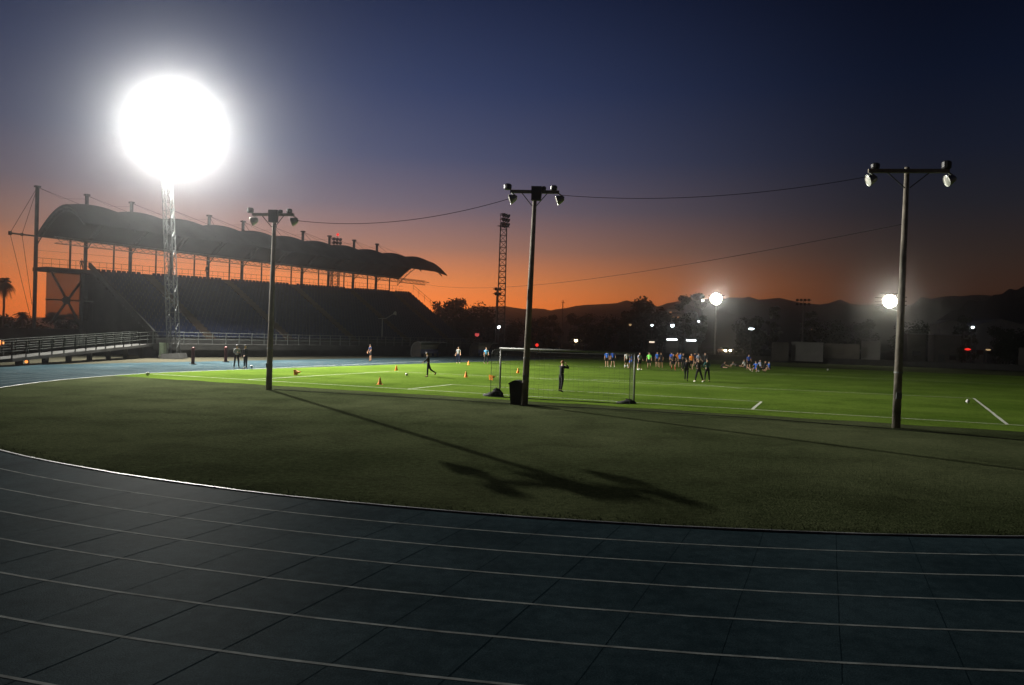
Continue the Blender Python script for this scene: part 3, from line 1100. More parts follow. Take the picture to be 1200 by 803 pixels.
# ================================================================== GOAL
gl, gr = gp(585.5, 463.4), gp(742.6, 471.6)
gdir = (gr - gl)
gw = gdir.length
gang = math.atan2(gdir.y, gdir.x)
goal = thing('football_goal', gl, 'white football goal with box net seen from behind', 'goal', rot=gang)
GD = -1.5
for x in (0, gw):
    MB().tube([(x, 0, 0), (x, 0, 2.44)], .048, 12).build('post', M_GOAL, goal, smooth=True)
MB().tube([(-.06, 0, 2.44), (gw + .06, 0, 2.44)], .048, 12).build('crossbar', M_GOAL, goal, smooth=True)
mb = MB()
for x in (0, gw):
    mb.tube([(x, 0, 2.42), (x, GD * .75, 2.38), (x, GD, 2.2), (x, GD, .03)], .013, 6)
    mb.tube([(x, 0, .03), (x, GD, .03)], .025, 6)
mb.tube([(0, GD, .03), (gw, GD, .03)], .025, 6)
mb.build('net_frame', M_DSTEEL, goal)
mb = MB()
sp_ = .24
rn = random.Random(4)
def cord(P, r=.0032):
    mb.tube(P, r, 3, cap=False)
nx = int(gw / sp_)
for i in range(nx + 1):
    x = gw * i / nx
    s = .05 * math.sin(i * .7)
    cord([(x, 0, 2.42), (x, GD * .75, 2.33 + s * .4), (x, GD, 2.15), (x, GD + .06 + s, 1.1), (x, GD, .04)])
for j in range(10):
    z = .04 + 2.12 * j / 9
    cord([(gw * i / 20, GD + .05 * math.sin(z * 1.4) + .02 * math.sin(i * 2.1 + j), z + .015 * math.sin(i * 1.3)) for i in range(21)])
for j in range(1, 9):
    cord([(gw * i / 20, GD * .95 * j / 9, 2.38 - .05 * math.sin(math.pi * i / 20)) for i in range(21)])
for x in (0, gw):
    for j in range(14):
        z = .04 + 2.3 * j / 13
        cord([(x, 0, z), (x + .03, GD * .5, z - .02), (x, GD, min(z, 2.18))])
    for j in range(1, 10):
        cord([(x, GD * j / 10, .03), (x, GD * j / 10, 2.36)])
mb.build('net', M_NET, goal)
def bundle(loc, s, label, rot):
    r2 = random.Random(int(loc.x * 100))
    mb = MB()
    n, m = 18, 7
    vs, fs = [], []
    for i in range(m + 1):
        th = i / m * math.pi / 2
        for j in range(n):
            w = 2 * math.pi * j / n
            k = 1 + r2.uniform(-.14, .14) + .12 * math.sin(3 * w)
            vs.append((s[0] * math.cos(th) * math.cos(w) * k, s[1] * math.cos(th) * math.sin(w) * k, s[2] * math.sin(th) * k * (1 + .35 * math.cos(w))))
    for i in range(m):
        for j in range(n):
            k = (j + 1) % n
            fs.append((i * n + j, i * n + k, (i + 1) * n + k, (i + 1) * n + j))
    mb.add(vs, fs)
    tag(mb.build('net_bundle', M_NETDARK, smooth=True, loc=loc, rot=rot), label, 'net')
bundle(gp(578, 465), (.55, .3, .3), 'black heap of bunched netting at the left goal post foot', gang)
bundle(gp(733, 473), (.5, .28, .16), 'low black heap of netting beside the right goal post foot', gang)

# ================================================================== CONES AND BALLS
CG = 'orange training cones on the pitch'
def cone_mesh(h=.42, r=.12):
    mb = MB()
    mb.box((0, 0, .015), (r * 2.6, r * 2.6, .03))
    mb.lathe([(r, .03), (r * .62, h * .5), (r * .22, h - .02), (.012, h)], (0, 0, 0), (0, 0, 1), 14)
    return mb
cone_src = None
def cone(x, y, label, lying=None):
    global cone_src
    if cone_src is None:
        cone_src = cone_mesh(.46, .135).build('training_cone', M_CONE, smooth=False)
        o = cone_src
    else:
        o = cone_src.copy()
        COL.objects.link(o)
    o.location = gp(x, y)
    if lying is not None:
        o.location.z = .2
        o.rotation_euler = (math.radians(82), 0, lying)
    return tag(o, label, 'cone', CG)
cone(445, 451, 'orange cone nearest the goal line on the left side of the pitch')
cone(464.5, 434.5, 'orange cone beside the ball of the player in black')
cone(546, 442.5, 'orange cone left of the goal, close to the penalty spot')
cone(549, 428, 'orange cone in front of the player in light grey top')
cone(607, 437.5, 'orange cone seen through the net by the middle pole')
cone(346, 440, 'orange cone lying on its side right of the leftmost light pole', 1.2)
cone(575, 446, 'orange cone tipped over beside the left goal post', 2.4)
BG = 'footballs on the grass'
def football():
    mb = MB()
    mb.ball((0, 0, 0), .11, 18, 12)
    o = mb.build('football', M_BALL, smooth=True)
    pm = MB()
    g = (1 + 5 ** .5) / 2
    for v in [(0, a, b * g) for a in (-1, 1) for b in (-1, 1)] + [(a, b * g, 0) for a in (-1, 1) for b in (-1, 1)] + [(b * g, 0, a) for a in (-1, 1) for b in (-1, 1)]:
        pm.lathe([(.0005, .1135), (.036, .107)], (0, 0, 0), v, 5)
    pm.build('panels', M_BALLP, o)
    return o
ball_src = football()
def ball(x, y, label, first=False, s=1.0):
    o = ball_src if first else copy_tree(ball_src)
    q = gp(x, y)
    o.location = (q.x, q.y, .128 * s)
    o.scale = (s,) * 3
    return tag(o, label, 'ball', BG)
ball(476.5, 441, 'white football in front of the player walking in black', True)
ball(1134, 473, 'white football left of the short white line at far right')
ball(970, 434.5, 'white football alone on the grass right of the seated players')
ball(295, 431.5, 'white football right of the two people by the track')
ball(173, 440.5, 'white football on the corner of the goal line beside the track')
ball(733.5, 430.5, 'white football at the feet of the crouching player in blue')
ball(749, 434.5, 'white football at the feet of the player in pale blue')
ball(889, 436, 'white football among the players seated on the grass')

# ================================================================== PEOPLE
SKIN = [mat('skin_light', (.55, .33, .22), .55, spec=.3), mat('skin_tan', (.38, .20, .11), .55, spec=.3)]
HAIR = [mat('hair_dark', (.018, .012, .009), .6), mat('hair_red', (.32, .10, .03), .6)]
CLOTH = {}
def cloth(c):
    pal = dict(black=(.012, .012, .014), navy=(.015, .02, .05), blue=(.05, .19, .74), royal=(.035, .12, .58), sky=(.18, .48, .80), white=(.78, .79, .78), grey=(.30, .31, .31),
               green=(.25, .90, .16), orange=(.95, .27, .03), red=(.55, .04, .03), dark=(.03, .03, .033), lilac=(.52, .58, .76), teal=(.02, .10, .09))
    if c not in CLOTH:
        CLOTH[c] = mat('cloth_' + c, pal[c], .85, spec=.15, noise=(7, .15), bump=(16, .3))
    return CLOTH[c]
SKINJOBS = []
def dirv(flex, abd, side):
    """unit vector of a hanging limb lifted forward by flex and outward by abd (degrees)"""
    f, a = math.radians(flex), math.radians(abd)
    return Vector((side * math.sin(a), math.sin(f) * math.cos(a), -math.cos(f) * math.cos(a)))
def skeleton(p):
    """joint positions for a pose; the person faces +y"""
    J = {}
    tp = math.radians(p.get('torso', 3))
    yaw = p.get('twist', 0)
    up = Vector((math.sin(math.radians(p.get('lean', 0))), math.sin(tp), math.cos(tp))).normalized()
    J['pelvis'] = Vector((0, 0, 0))
    J['waist'] = up * .16
    J['chest'] = up * .36
    J['collar'] = up * .50
    hd = math.radians(p.get('head', 0)) + tp * .5
    hu = Vector((0, math.sin(hd), math.cos(hd)))
    J['neck'] = J['collar'] + hu * .07
    J['jaw'] = J['neck'] + hu * .075 + Vector((0, .012, 0))
    J['skull'] = J['neck'] + hu * .155
    J['crown'] = J['neck'] + hu * .215
    for s, k in ((-1, 'L'), (1, 'R')):
        hip = Vector((s * .095, 0, -.05))
        J['hip' + k] = hip
        hf, ha, kf = p.get('leg' + k, (0, 3, 2))
        td = dirv(hf, ha, s)
        J['knee' + k] = hip + td * .43
        sd = dirv(hf - kf, ha * .8, s)
        J['ankle' + k] = J['knee' + k] + sd * .41
        ft = p.get('foot' + k, hf - kf)
        fd = Vector((s * .12, math.cos(math.radians(ft)), math.sin(math.radians(ft)) * .9)).normalized()
        J['heel' + k] = J['ankle' + k] + sd * .06 - fd * .04
        J['toe' + k] = J['ankle' + k] + sd * .065 + fd * .18
        sh = J['collar'] + Vector((s * .185, 0, 0)) - up * .03
        J['shoulder' + k] = sh
        sf, sa, ef, ein = p.get('arm' + k, (4, 8, 12, 0))
        ud = dirv(sf, sa, s)
        J['elbow' + k] = sh + ud * .29
        fa = dirv(sf + ef, sa * (1 - ein) - 40 * ein, s)
        J['wrist' + k] = J['elbow' + k] + fa * .25
        J['hand' + k] = J['wrist' + k] + fa * .09
    return J
def skin_graph(J, chains, radii):
    names, edges = [], []
    for ch in chains:
        for a, b in zip(ch[:-1], ch[1:]):
            for q in (a, b):
                if q not in names:
                    names.append(q)
            edges.append((names.index(a), names.index(b)))
    return [J[n] for n in names], edges, [radii[n] for n in names]
def skin_job(name, J, chains, radii, m, root=0, sub=1):
    vs, es, rs = skin_graph(J, chains, radii)
    me = bpy.data.meshes.new(name)
    me.from_pydata([tuple(v) for v in vs], es, [])
    o = bpy.data.objects.new(name, me)
    COL.objects.link(o)
    o.modifiers.new('skin', 'SKIN')
    sv = me.skin_vertices[0].data
    for i, r in enumerate(rs):
        r = r if isinstance(r, tuple) else (r, r)
        sv[i].radius = r
    sv[root].use_root = True
    sm = o.modifiers.new('sub', 'SUBSURF')
    sm.levels = sm.render_levels = sub
    SKINJOBS.append((o, m))
    return o
BODY_R = dict(pelvis=(.135, .105), waist=(.125, .095), chest=(.15, .105), collar=(.085, .075), neck=.055, jaw=.068, skull=.09, crown=.055)
for k in 'LR':
    BODY_R.update({'hip' + k: .085, 'knee' + k: .056, 'ankle' + k: .036, 'heel' + k: .034, 'toe' + k: .026, 'shoulder' + k: .058, 'elbow' + k: .041, 'wrist' + k: .029, 'hand' + k: .036})
EXTRA = []
def person(loc, face, pose, label, top='black', bottom='black', sleeves='short', legs='short', skin=0, hair=0, shoes='black', socks=None, height=1.75, group=None, hood=None):
    J = skeleton(pose)
    low = min(min(v.z for v in J.values()) - .03, 0 if pose.get('sit') else 9)
    if pose.get('sit'):
        low = min(low, J['pelvis'].z - .10)
    for k in J:
        J[k] = J[k] - Vector((0, 0, low))
    body = skin_job('person', J, [['pelvis', 'waist', 'chest', 'collar', 'neck', 'jaw', 'skull', 'crown']] +
                    [['pelvis', 'hip' + k, 'knee' + k, 'ankle' + k, 'toe' + k] for k in 'LR'] +
                    [['collar', 'shoulder' + k, 'elbow' + k, 'wrist' + k, 'hand' + k] for k in 'LR'], BODY_R, SKIN[skin], 0)
    # fingers, ears and nose join the body mesh after the skin is evaluated
    xb = MB()
    for s, k in ((-1, 'L'), (1, 'R')):
        w, h = J['wrist' + k], J['hand' + k]
        fd = (h - w).normalized()
        sd = fd.cross(Vector((0, 1, .2))).normalized()
        pn = sd.cross(fd).normalized()
        for i, ln in enumerate((.062, .072, .068, .052)):
            r0 = h + sd * ((i - 1.5) * .019)
            m1 = r0 + fd * ln * .6
            xb.tube([r0 - fd * .02, m1, m1 + (fd * .7 + pn * .7) * ln * .5], [.010, .009, .007], 5)
        tb = w + fd * .045 - sd * .03
        xb.tube([tb, tb - sd * .028 + fd * .03, tb - sd * .03 + fd * .06], [.011, .010, .008], 5)
        hs = J['skull'] - Vector((0, 0, .02))
        xb.ball(hs + Vector((s * .088, -.005, 0)), .026, 7, 5, (.5, .8, 1.2))
        xb.ball(hs + Vector((s * .03, .078, .02)), .013, 6, 4)
    xb.ball(J['skull'] + Vector((0, .092, -.03)), .017, 7, 5, (.8, 1.2, 1.3))
    xb.ball(J['jaw'] + Vector((0, .062, .0)), .02, 7, 4, (1.3, .5, .45))
    EXTRA.append((body, xb))
    ins = lambda base, d: {k: ((v[0] + d, v[1] + d) if isinstance(v, tuple) else v + d) for k, v in base.items()}
    SR = ins(BODY_R, .017)
    J2 = dict(J)
    for k in 'LR':
        J2['sleeve' + k] = J['shoulder' + k].lerp(J['elbow' + k], .75)
        SR['sleeve' + k] = .066
        SR['wrist' + k] = .045
        SR['elbow' + k] = .058
        SR['shoulder' + k] = .074
    J2['hem'] = J['pelvis'].lerp(J['waist'], -.45)
    SR['hem'] = (.158, .128)
    SR['waist'] = (.15, .118)
    ch = [['hem', 'waist', 'chest', 'collar']]
    for k in 'LR':
        ch.append(['collar', 'shoulder' + k, 'sleeve' + k] if sleeves == 'short' else ['collar', 'shoulder' + k, 'elbow' + k, 'wrist' + k])
    kids = [skin_job('shirt' if sleeves == 'short' else 'jacket', J2, ch, SR, cloth(top), 0)]
    TR = ins(BODY_R, .016)
    J3 = dict(J)
    for k in 'LR':
        J3['leghem' + k] = J['hip' + k].lerp(J['knee' + k], .8)
        TR['leghem' + k] = .085
        TR['hip' + k] = .102
        TR['ankle' + k] = .05
        TR['knee' + k] = .072
    J3['band'] = J['pelvis'].lerp(J['waist'], .85)
    TR['band'] = (.138, .108)
    TR['pelvis'] = (.15, .118)
    ch = [['pelvis', 'band']] + [(['pelvis', 'hip' + k, 'leghem' + k] if legs == 'short' else ['pelvis', 'hip' + k, 'knee' + k, 'ankle' + k]) for k in 'LR']
    kids.append(skin_job('shorts' if legs == 'short' else 'trousers', J3, ch, TR, cloth(bottom), 0))
    for k in 'LR':
        ER = {'ankle' + k: .046, 'heel' + k: .045, 'toe' + k: .038}
        kids.append(skin_job('shoe', J, [['ankle' + k, 'heel' + k, 'toe' + k]], ER, cloth(shoes), 0))
        if socks:
            J4 = {'a': J['ankle' + k], 'b': J['knee' + k].lerp(J['ankle' + k], .2)}
            kids.append(skin_job('sock', J4, [['a', 'b']], {'a': .043, 'b': .056}, cloth(socks), 0))
    hu = (J['crown'] - J['neck']).normalized()
    hm_ = MB()
    n, m_ = 14, 6
    hc = J['skull'] + hu * .012 - Vector((0, .010, 0))
    vs, fs = [], []
    for i in range(m_ + 1):
        for j in range(n):
            w = 2 * math.pi * j / n
            lim = math.radians(78 + 34 * max(0, -math.sin(w)))     # lower at the nape than at the brow
            th = lim * i / m_
            vs.append(hc + Vector((.1 * math.sin(th) * math.cos(w), .112 * math.sin(th) * math.sin(w), .108 * math.cos(th))))
    for i in range(m_):
        for j in range(n):
            k = (j + 1) % n
            fs.append((i * n + j, (i + 1) * n + j, (i + 1) * n + k, i * n + k))
    hm_.add(vs, fs)
    hobj = hm_.build('hair', HAIR[hair], None, smooth=True)
    kids.append(hobj)
    for c in kids:
        c.parent = body
    body.location = loc
    body.rotation_euler.z = -math.radians(face)
    s = height / 1.75
    body.scale = (s, s, s)
    return tag(body, label, 'person', group)

STAND = dict()
STAND2 = dict(legL=(4, 6, 4), legR=(-6, 5, 6), armL=(10, 14, 30, .2), armR=(-4, 10, 20, 0))
WALK = dict(torso=6, legL=(24, 2, 8), legR=(-18, 2, 16), armL=(-22, 8, 20, 0), armR=(20, 8, 30, 0))
KICKW = dict(torso=4, legL=(6, 3, 6), legR=(-24, 4, 34), armL=(28, 22, 28, 0), armR=(-18, 18, 18, 0), head=18)
HIPS = dict(legL=(2, 7, 2), legR=(-3, 7, 3), armL=(-18, 42, 62, 1.1), armR=(-18, 42, 62, 1.1))
FOLD = dict(legL=(3, 7, 3), legR=(-2, 6, 2), armL=(18, 14, 80, .9), armR=(18, 14, 80, .9))
FACEH = dict(torso=4, legL=(10, 11, 8), legR=(-12, 10, 8), armL=(70, 14, 146, .7), armR=(76, 24, 140, .6), head=6)
WATCH = dict(legL=(8, 5, 6), legR=(-4, 5, 4), armL=(14, 10, 40, .4), armR=(8, 10, 14, .1), torso=5)
BEND = dict(torso=48, legL=(32, 8, 34), legR=(18, 8, 40), armL=(40, 8, 18, .2), armR=(46, 8, 14, .2), head=20)
CROUCH = dict(torso=30, legL=(82, 10, 110), legR=(74, 12, 112), armL=(42, 8, 30, .3), armR=(40, 8, 30, .3), footL=0, footR=-8)
SIT = dict(sit=1, torso=-14, legL=(82, 14, 18), legR=(88, 12, 44), armL=(-28, 14, 8, 0), armR=(-30, 16, 6, 0), footL=60, footR=40)
SITK = dict(sit=1, torso=10, legL=(108, 8, 88), legR=(112, 10, 92), armL=(58, 8, 24, .3), armR=(56, 8, 26, .3), footL=10, footR=10)
LIE = dict(sit=1, torso=-68, legL=(86, 10, 6), legR=(94, 12, 20), armL=(-60, 30, 40, 0), armR=(-50, 30, 30, 0), footL=80, footR=80, head=40)
STRETCH = dict(sit=1, torso=44, legL=(88, 30, 2), legR=(88, 30, 4), armL=(66, 6, 8, 0), armR=(66, 6, 8, 0), footL=80, footR=80)

PG = 'footballers and staff training on the pitch'
person(gp(277, 431.5), 140, FOLD, 'person in white top and black trousers, left of the pair by the track', 'grey', 'black', 'long', 'long', shoes='white', group=PG)
person(gp(287.5, 432), 200, WATCH, 'person in black jacket, right of the pair standing by the track', 'dark', 'black', 'long', 'long', shoes='white', group=PG)
person(gp(434, 423.5), 215, WATCH, 'person in dark top and shorts standing on the track near the lamp post', 'navy', 'black', 'short', 'short', skin=1, group=PG)
person(gp(501.5, 442), 262, KICKW, 'person in black tracksuit striding towards a ball left of the goal', 'black', 'black', 'long', 'long', skin=0, group=PG)
person(gp(537, 426), 190, STAND2, 'person in pale grey top with white shoes by the left dugout', 'grey', 'navy', 'short', 'long', shoes='white', group=PG)
person(gp(569.5, 426.5), 170, WATCH, 'person in light blue shirt standing left of the goal post', 'sky', 'dark', 'short', 'long', group=PG)
person(gp(657.5, 459.5), 50, FACEH, 'goalkeeper in black kit inside the goal with hands raised to face', 'black', 'black', 'long', 'long', hair=1, height=1.72, group=PG)
row = [
 (711, 430, 190, STAND, 'blue', 'black', 'person in blue shirt, leftmost of the players seen under the crossbar', dict(shoes='white')),
 (718, 430, 172, STAND2, 'royal', 'navy', 'taller person in royal blue beside the leftmost player under the crossbar', dict(shoes='white')),
 (734, 432, 165, STAND2, 'white', 'black', 'person in white vest over black, just left of the right goal post', dict(socks='white')),
 (739.5, 432, 210, BEND, 'blue', 'blue', 'person in blue bending forward behind the right goal post', dict(skin=1)),
 (749, 433.5, 150, WATCH, 'lilac', 'navy', 'person in pale blue shirt right of the right goal post', dict(shoes='white')),
 (760.5, 432.5, 200, STAND2, 'green', 'black', 'person in neon green bib and black shorts', dict(shoes='white')),
 (770, 430.5, 178, STAND, 'blue', 'dark', 'person in blue shirt next to the player in neon green', dict()),
 (774.5, 431.5, 205, STAND2, 'black', 'black', 'person in all black kit with bare legs right of blue shirt', dict(skin=1)),
 (786.5, 430, 30, STAND, 'royal', 'black', 'person in blue shirt behind the player in red socks', dict()),
 (789, 434.5, 185, HIPS, 'dark', 'black', 'person in black and red socks with hands on hips', dict(socks='red', skin=1)),
 (793.5, 430.5, 160, STAND2, 'orange', 'dark', 'person partly hidden in orange top left of a blue shirt', dict()),
 (797, 431, 195, STAND, 'blue', 'black', 'person in bright blue shirt left of the black-coated coach', dict()),
 (800.5, 432.5, 190, FOLD, 'dark', 'black', 'person in dark coat behind the leftmost of three in black', dict(sleeves='long', legs='long')),
 (810, 433.5, 185, STAND, 'orange', 'black', 'person in bright orange bib in the middle of the huddle', dict()),
 (818, 432.5, 170, WATCH, 'lilac', 'navy', 'person in pale grey-blue top behind the middle of three in black', dict()),
 (826, 433, 195, STAND, 'dark', 'black', 'tall person in dark jacket behind the rightmost of three in black', dict(sleeves='long', legs='long', height=1.86)),
 (814, 430, 20, STAND, 'navy', 'black', 'person in navy shirt at the back of the huddle beside orange bib', dict()),
]
for x, y, fc, ps, tp_, bt_, lb, kw in row:
    person(gp(x, y), fc, ps, lb, tp_, bt_, group=PG, **kw)
person(gp(804, 447), 20, WALK, 'person in black tracksuit, leftmost of the three in front of the huddle', 'black', 'black', 'long', 'long', group=PG)
person(gp(818.5, 448), 335, dict(HIPS, legR=(-14, 10, 6), legL=(8, 12, 6)), 'person in black with hands on hips, middle of the front three', 'dark', 'black', 'long', 'long', shoes='white', group=PG)
person(gp(828.5, 447.5), 350, FOLD, 'person in black and dark green jacket, right of the front three', 'teal', 'black', 'long', 'long', group=PG)
rest = [
 (845, 431.5, 110, STRETCH, 'dark', 'black', 'person in dark kit stretching on the grass, leftmost of those on the ground', {}),
 (863, 431, 100, LIE, 'grey', 'black', 'person in grey lying on the grass left of the standing blue shirt', {}),
 (873, 434, 130, SIT, 'white', 'dark', 'person in white seated on the grass at the feet of blue shirt', dict(shoes='white')),
 (877, 433.5, 175, WATCH, 'royal', 'black', 'person in blue shirt standing over the players seated on the grass', {}),
 (886, 436, 215, SITK, 'blue', 'blue', 'person in blue hugging knees on the grass, left of two in black', dict(shoes='white')),
 (891.5, 434.5, 160, SIT, 'lilac', 'black', 'person in pale blue and black sitting behind the blue kneeler', {}),
 (895.5, 436, 250, SIT, 'black', 'black', 'person in black leaning back on hands among those seated', dict(legs='long')),
 (902, 436, 265, SITK, 'blue', 'navy', 'person in bright blue, rightmost of the players seated on the grass', {}),
]
for x, y, fc, ps, tp_, bt_, lb, kw in rest:
    person(gp(x, y), fc, ps, lb, tp_, bt_, group=PG, **kw)
dk = sp(3.93, .9, zdeck(4))
person(sp(3.86, .9, zdeck(3.9)), 200, STAND2, 'dark figure standing on the top row against the sunset by a mast', 'black', 'black', 'long', 'long', group='people on the grandstand top row')
person(sp(.84, .8, 9.06), 160, STAND2, 'dark figure at the left end of the grandstand gallery', 'black', 'black', 'long', 'long', height=1.2, group='people on the grandstand top row')

dg = bpy.context.evaluated_depsgraph_get()
dg.update()
ex = {id(b): xb for b, xb in EXTRA}
for o, m in SKINJOBS:
    me = bpy.data.meshes.new_from_object(o.evaluated_get(dg))
    if id(o) in ex:
        xb = ex[id(o)]
        vs = [tuple(v.co) for v in me.vertices] + xb.v
        k = len(me.vertices)
        fs = [tuple(p.vertices) for p in me.polygons] + [tuple(i + k for i in f) for f in xb.f]
        me = bpy.data.meshes.new('person')
        me.from_pydata(vs, [], fs)
    me.materials.clear()
    me.materials.append(m)
    me.polygons.foreach_set('use_smooth', [True] * len(me.polygons))
    o.modifiers.clear()
    o.data = me

# ================================================================== TRACKSIDE THINGS
# dugouts: barrel shells on a low frame, benches inside
def dugout(pa, pb, label):
    ax = (pb - pa)
    L_ = ax.length
    root = thing('dugout', pa, label, 'dugout', 'team dugouts beside the track', rot=math.atan2(ax.y, ax.x))
    prof = [(.95, .0), (1.02, .55), (.98, 1.1), (.78, 1.6), (.38, 1.92), (-.1, 2.02), (-.5, 1.95)]
    mb = MB()
    n = 14
    for i in range(n):
        a = [(L_ * i / n, y, z) for y, z in prof]
        b = [(L_ * (i + 1) / n, y, z) for y, z in prof]
        mb.strip(a, b)
        a2 = [(x, y - .03, z - .03) for x, y, z in a]
        b2 = [(x, y - .03, z - .03) for x, y, z in b]
        mb.strip(b2, a2)
    mb.build('shell', M_SHELL, root, smooth=False)
    for x in (0, L_):
        ep = MB()
        ep.add([(x, y, z) for y, z in prof] + [(x, -.45, 0)], [tuple(range(len(prof) + 1))])
        ep.add([(x - .02, y, z) for y, z in prof] + [(x - .02, -.45, 0)], [tuple(range(len(prof), -1, -1))])
        ep.build('end_panel', M_SCREEN, root)
    mb = MB()
    for i in range(0, n + 1, 2):
        x = L_ * i / n
        mb.tube([(x, y + .03, z + .03) for y, z in prof], .03, 5)
    mb.tube([(0, -.5, 1.97), (L_, -.5, 1.97)], .04, 6)
    mb.build('frame', M_STEEL, root)
    mb = MB().box((L_ / 2, .45, .42), (L_ - .4, .4, .06))
    mb.box((L_ / 2, .68, .72), (L_ - .4, .06, .5))
    for i in range(5):
        mb.box((L_ * (i + .5) / 5, .45, .2), (.06, .36, .4))
    mb.build('bench', mat('blue_bench', (.03, .07, .28), .5), root)
    return root
a = atd(490, 106)
a.z = 0
b = a + N * 7.5
dugout(a, b, 'curved translucent dugout behind the player in pale grey')
a = atd(558, 118)
a.z = 0
b = a + N * 7.5
dugout(a, b, 'farther curved dugout in shadow beside the left goal post')
# trackside lamp post
q = gp(447, 416)
t = thing('lamp_post', q, 'grey trackside lamp post with a raised side lamp before the stand', 'lamp post')
hh = zat(447, 373, q.y)
MB().tube([(0, 0, 0), (0, 0, hh)], [.09, .06], 8).build('pole', M_STEEL, t)
mb = MB().tube([(-.6, 0, hh - .05), (.5, 0, hh - .02), (1.2, 0, hh + .45), (1.75, 0, hh + .75)], .045, 6)
mb.build('arm', M_STEEL, t)
mb = MB().lathe([(.02, .3), (.12, .26), (.2, .1), (.24, -.12), (.2, -.2), (.01, -.2)], (1.75, 0, hh + .72), (.3, 0, 1), 12)
mb.build('lamp_head', M_BOWL, t, smooth=True)
# red padded posts and a small notice by the tower plinth
for i, (x, y, lb) in enumerate(((226, 427, 'dull red padded post nearest the floodlight tower'), (264.5, 424.5, 'bright red padded post left of the pair of people'))):
    q = gp(x, y)
    r_ = thing('padded_post', q, lb, 'post', 'red posts beside the track')
    MB().box((0, 0, .04), (.5, .5, .08), .5).build('foot', M_BLACK, r_)
    mb = MB().lathe([(.01, .08), (.13, .08), (.14, .2), (.13, 1.1), (.15, 1.3), (.08, 1.42), (.01, 1.44)], (0, 0, 0), (0, 0, 1), 12)
    mb.build('pad', M_RED, r_, smooth=True)
q = TB + Vector((-.95, -.2, 0))
t = thing('electric_cabinet', q, 'small pale green switch cabinet left of the floodlight tower foot', 'cabinet', rot=.5)
MB().box((0, 0, .1), (.9, .6, .2)).build('base', M_CONC, t)
MB().box((0, 0, .85), (.8, .5, 1.3)).build('body', mat('pale_green_paint', (.30, .38, .28), .5, noise=(2, .15)), t)
d_ = MB().box((0, -.262, .85), (.7, .02, 1.15)).build('door', mat('pale_green_paint', (.3, .38, .28)), t)
MB().box((.26, -.285, .9), (.04, .03, .14)).build('handle', M_DSTEEL, d_)

# ================================================================== TREES
def leaf_crown(seed, w, h, z0, clumps, leaves, size, lean=.0, spiky=0.0):
    r2 = random.Random(seed)
    mb = MB()
    cs = []
    for c in range(clumps):
        t = r2.random() ** .8
        a = r2.uniform(0, 6.28)
        rad = w * .5 * math.sqrt(r2.random()) * (1 - .55 * abs(t - .4) ** 1.3 * 1.6)
        cs.append((Vector((rad * math.cos(a), rad * math.sin(a), z0 + h * t)), w * r2.uniform(.12, .22)))
    for i in range(leaves):
        c, r = cs[r2.randrange(len(cs))]
        d = Vector((r2.gauss(0, 1), r2.gauss(0, 1), r2.gauss(0, .8)))
        d = d.normalized() * r * (r2.random() ** .4)
        p = c + d
        s = size * r2.uniform(.5, 1.3)
        a = Vector((r2.gauss(0, 1), r2.gauss(0, 1), r2.gauss(0, 1))).normalized()
        b = a.orthogonal().normalized()
        mb.add([p - a * s, p + b * s * .5, p + a * s, p - b * s * .5], [(0, 1, 2, 3)])
    return mb, cs
def make_tree(kind):
    root = thing('tree', (0, 0, 0), 'tree', 'tree')
    r2 = random.Random(kind * 17 + 3)
    spec = [(6.5, 6.0, 2.0, 26, 2600, .30), (5.0, 8.2, 1.6, 26, 2600, .30), (9.0, 6.5, 1.6, 34, 3200, .34), (4.2, 12.0, 1.8, 30, 2800, .32)][kind]
    w, h, z0, cl, lv, sz = spec
    crown, cs = leaf_crown(kind + 11, w, h, z0, cl, lv, sz)
    mb = MB()
    mb.tube([(0, 0, -.1), (.1, .05, z0 * .6), (.05, -.05, z0 + h * .35), (0, 0, z0 + h * .7)], [.28, .22, .14, .05], 9)
    for c, r in cs[:12]:
        mb.tube([(0, 0, z0 + (c.z - z0) * .3), (c.x * .5, c.y * .5, c.z * .75 + z0 * .2), c], [.09, .06, .02], 6)
    mb.build('trunk', M_BARK, root)
    crown.build('crown', M_LEAF if kind % 2 == 0 else M_LEAF2, root)
    return root, z0 + h
def make_palm():
    root = thing('palm_tree', (0, 0, 0), 'palm', 'palm tree')
    r2 = random.Random(9)
    H = 8.0
    MB().tube([(0, 0, -.1), (.05, 0, 2), (.15, .05, 5), (.1, 0, H)], [.24, .17, .14, .17], 10).build('trunk', M_BARK, root)
    mb = MB()
    for i in range(34):
        a = i * 2.399
        el = math.radians(r2.uniform(-50, 70))
        L_ = r2.uniform(1.3, 1.9)
        d = Vector((math.cos(a), math.sin(a), 0))
        sd = Vector((-d.y, d.x, 0))
        P = []
        for j in range(7):
            t = j / 6
            P.append(Vector((.1, 0, H)) + d * (L_ * t * math.cos(el) * (1 - .15 * t)) + Vector((0, 0, L_ * t * math.sin(el) - .75 * t * t * L_ * .6)))
        mb.tube(P, [.03] * 6 + [.01], 4)
        for j in range(1, 7):
            for s in (-1, 1):
                for q in range(3):
                    b = P[j - 1].lerp(P[j], (q + .5) / 3)
                    tipp = b + sd * s * (.55 * math.sin(math.pi * (j - .5 + q / 3) / 7.2) + .12) + (P[j] - P[j - 1]) * .9 - Vector((0, 0, .16))
                    w = (P[j] - P[j - 1]).normalized() * .045
                    mb.add([b - w, b + w, tipp], [(0, 1, 2)])
    mb.build('crown', M_LEAF, root)
    return root, H + .9
PROTO = [make_tree(k) for k in range(4)] + [make_palm()]
USED = [False] * 5
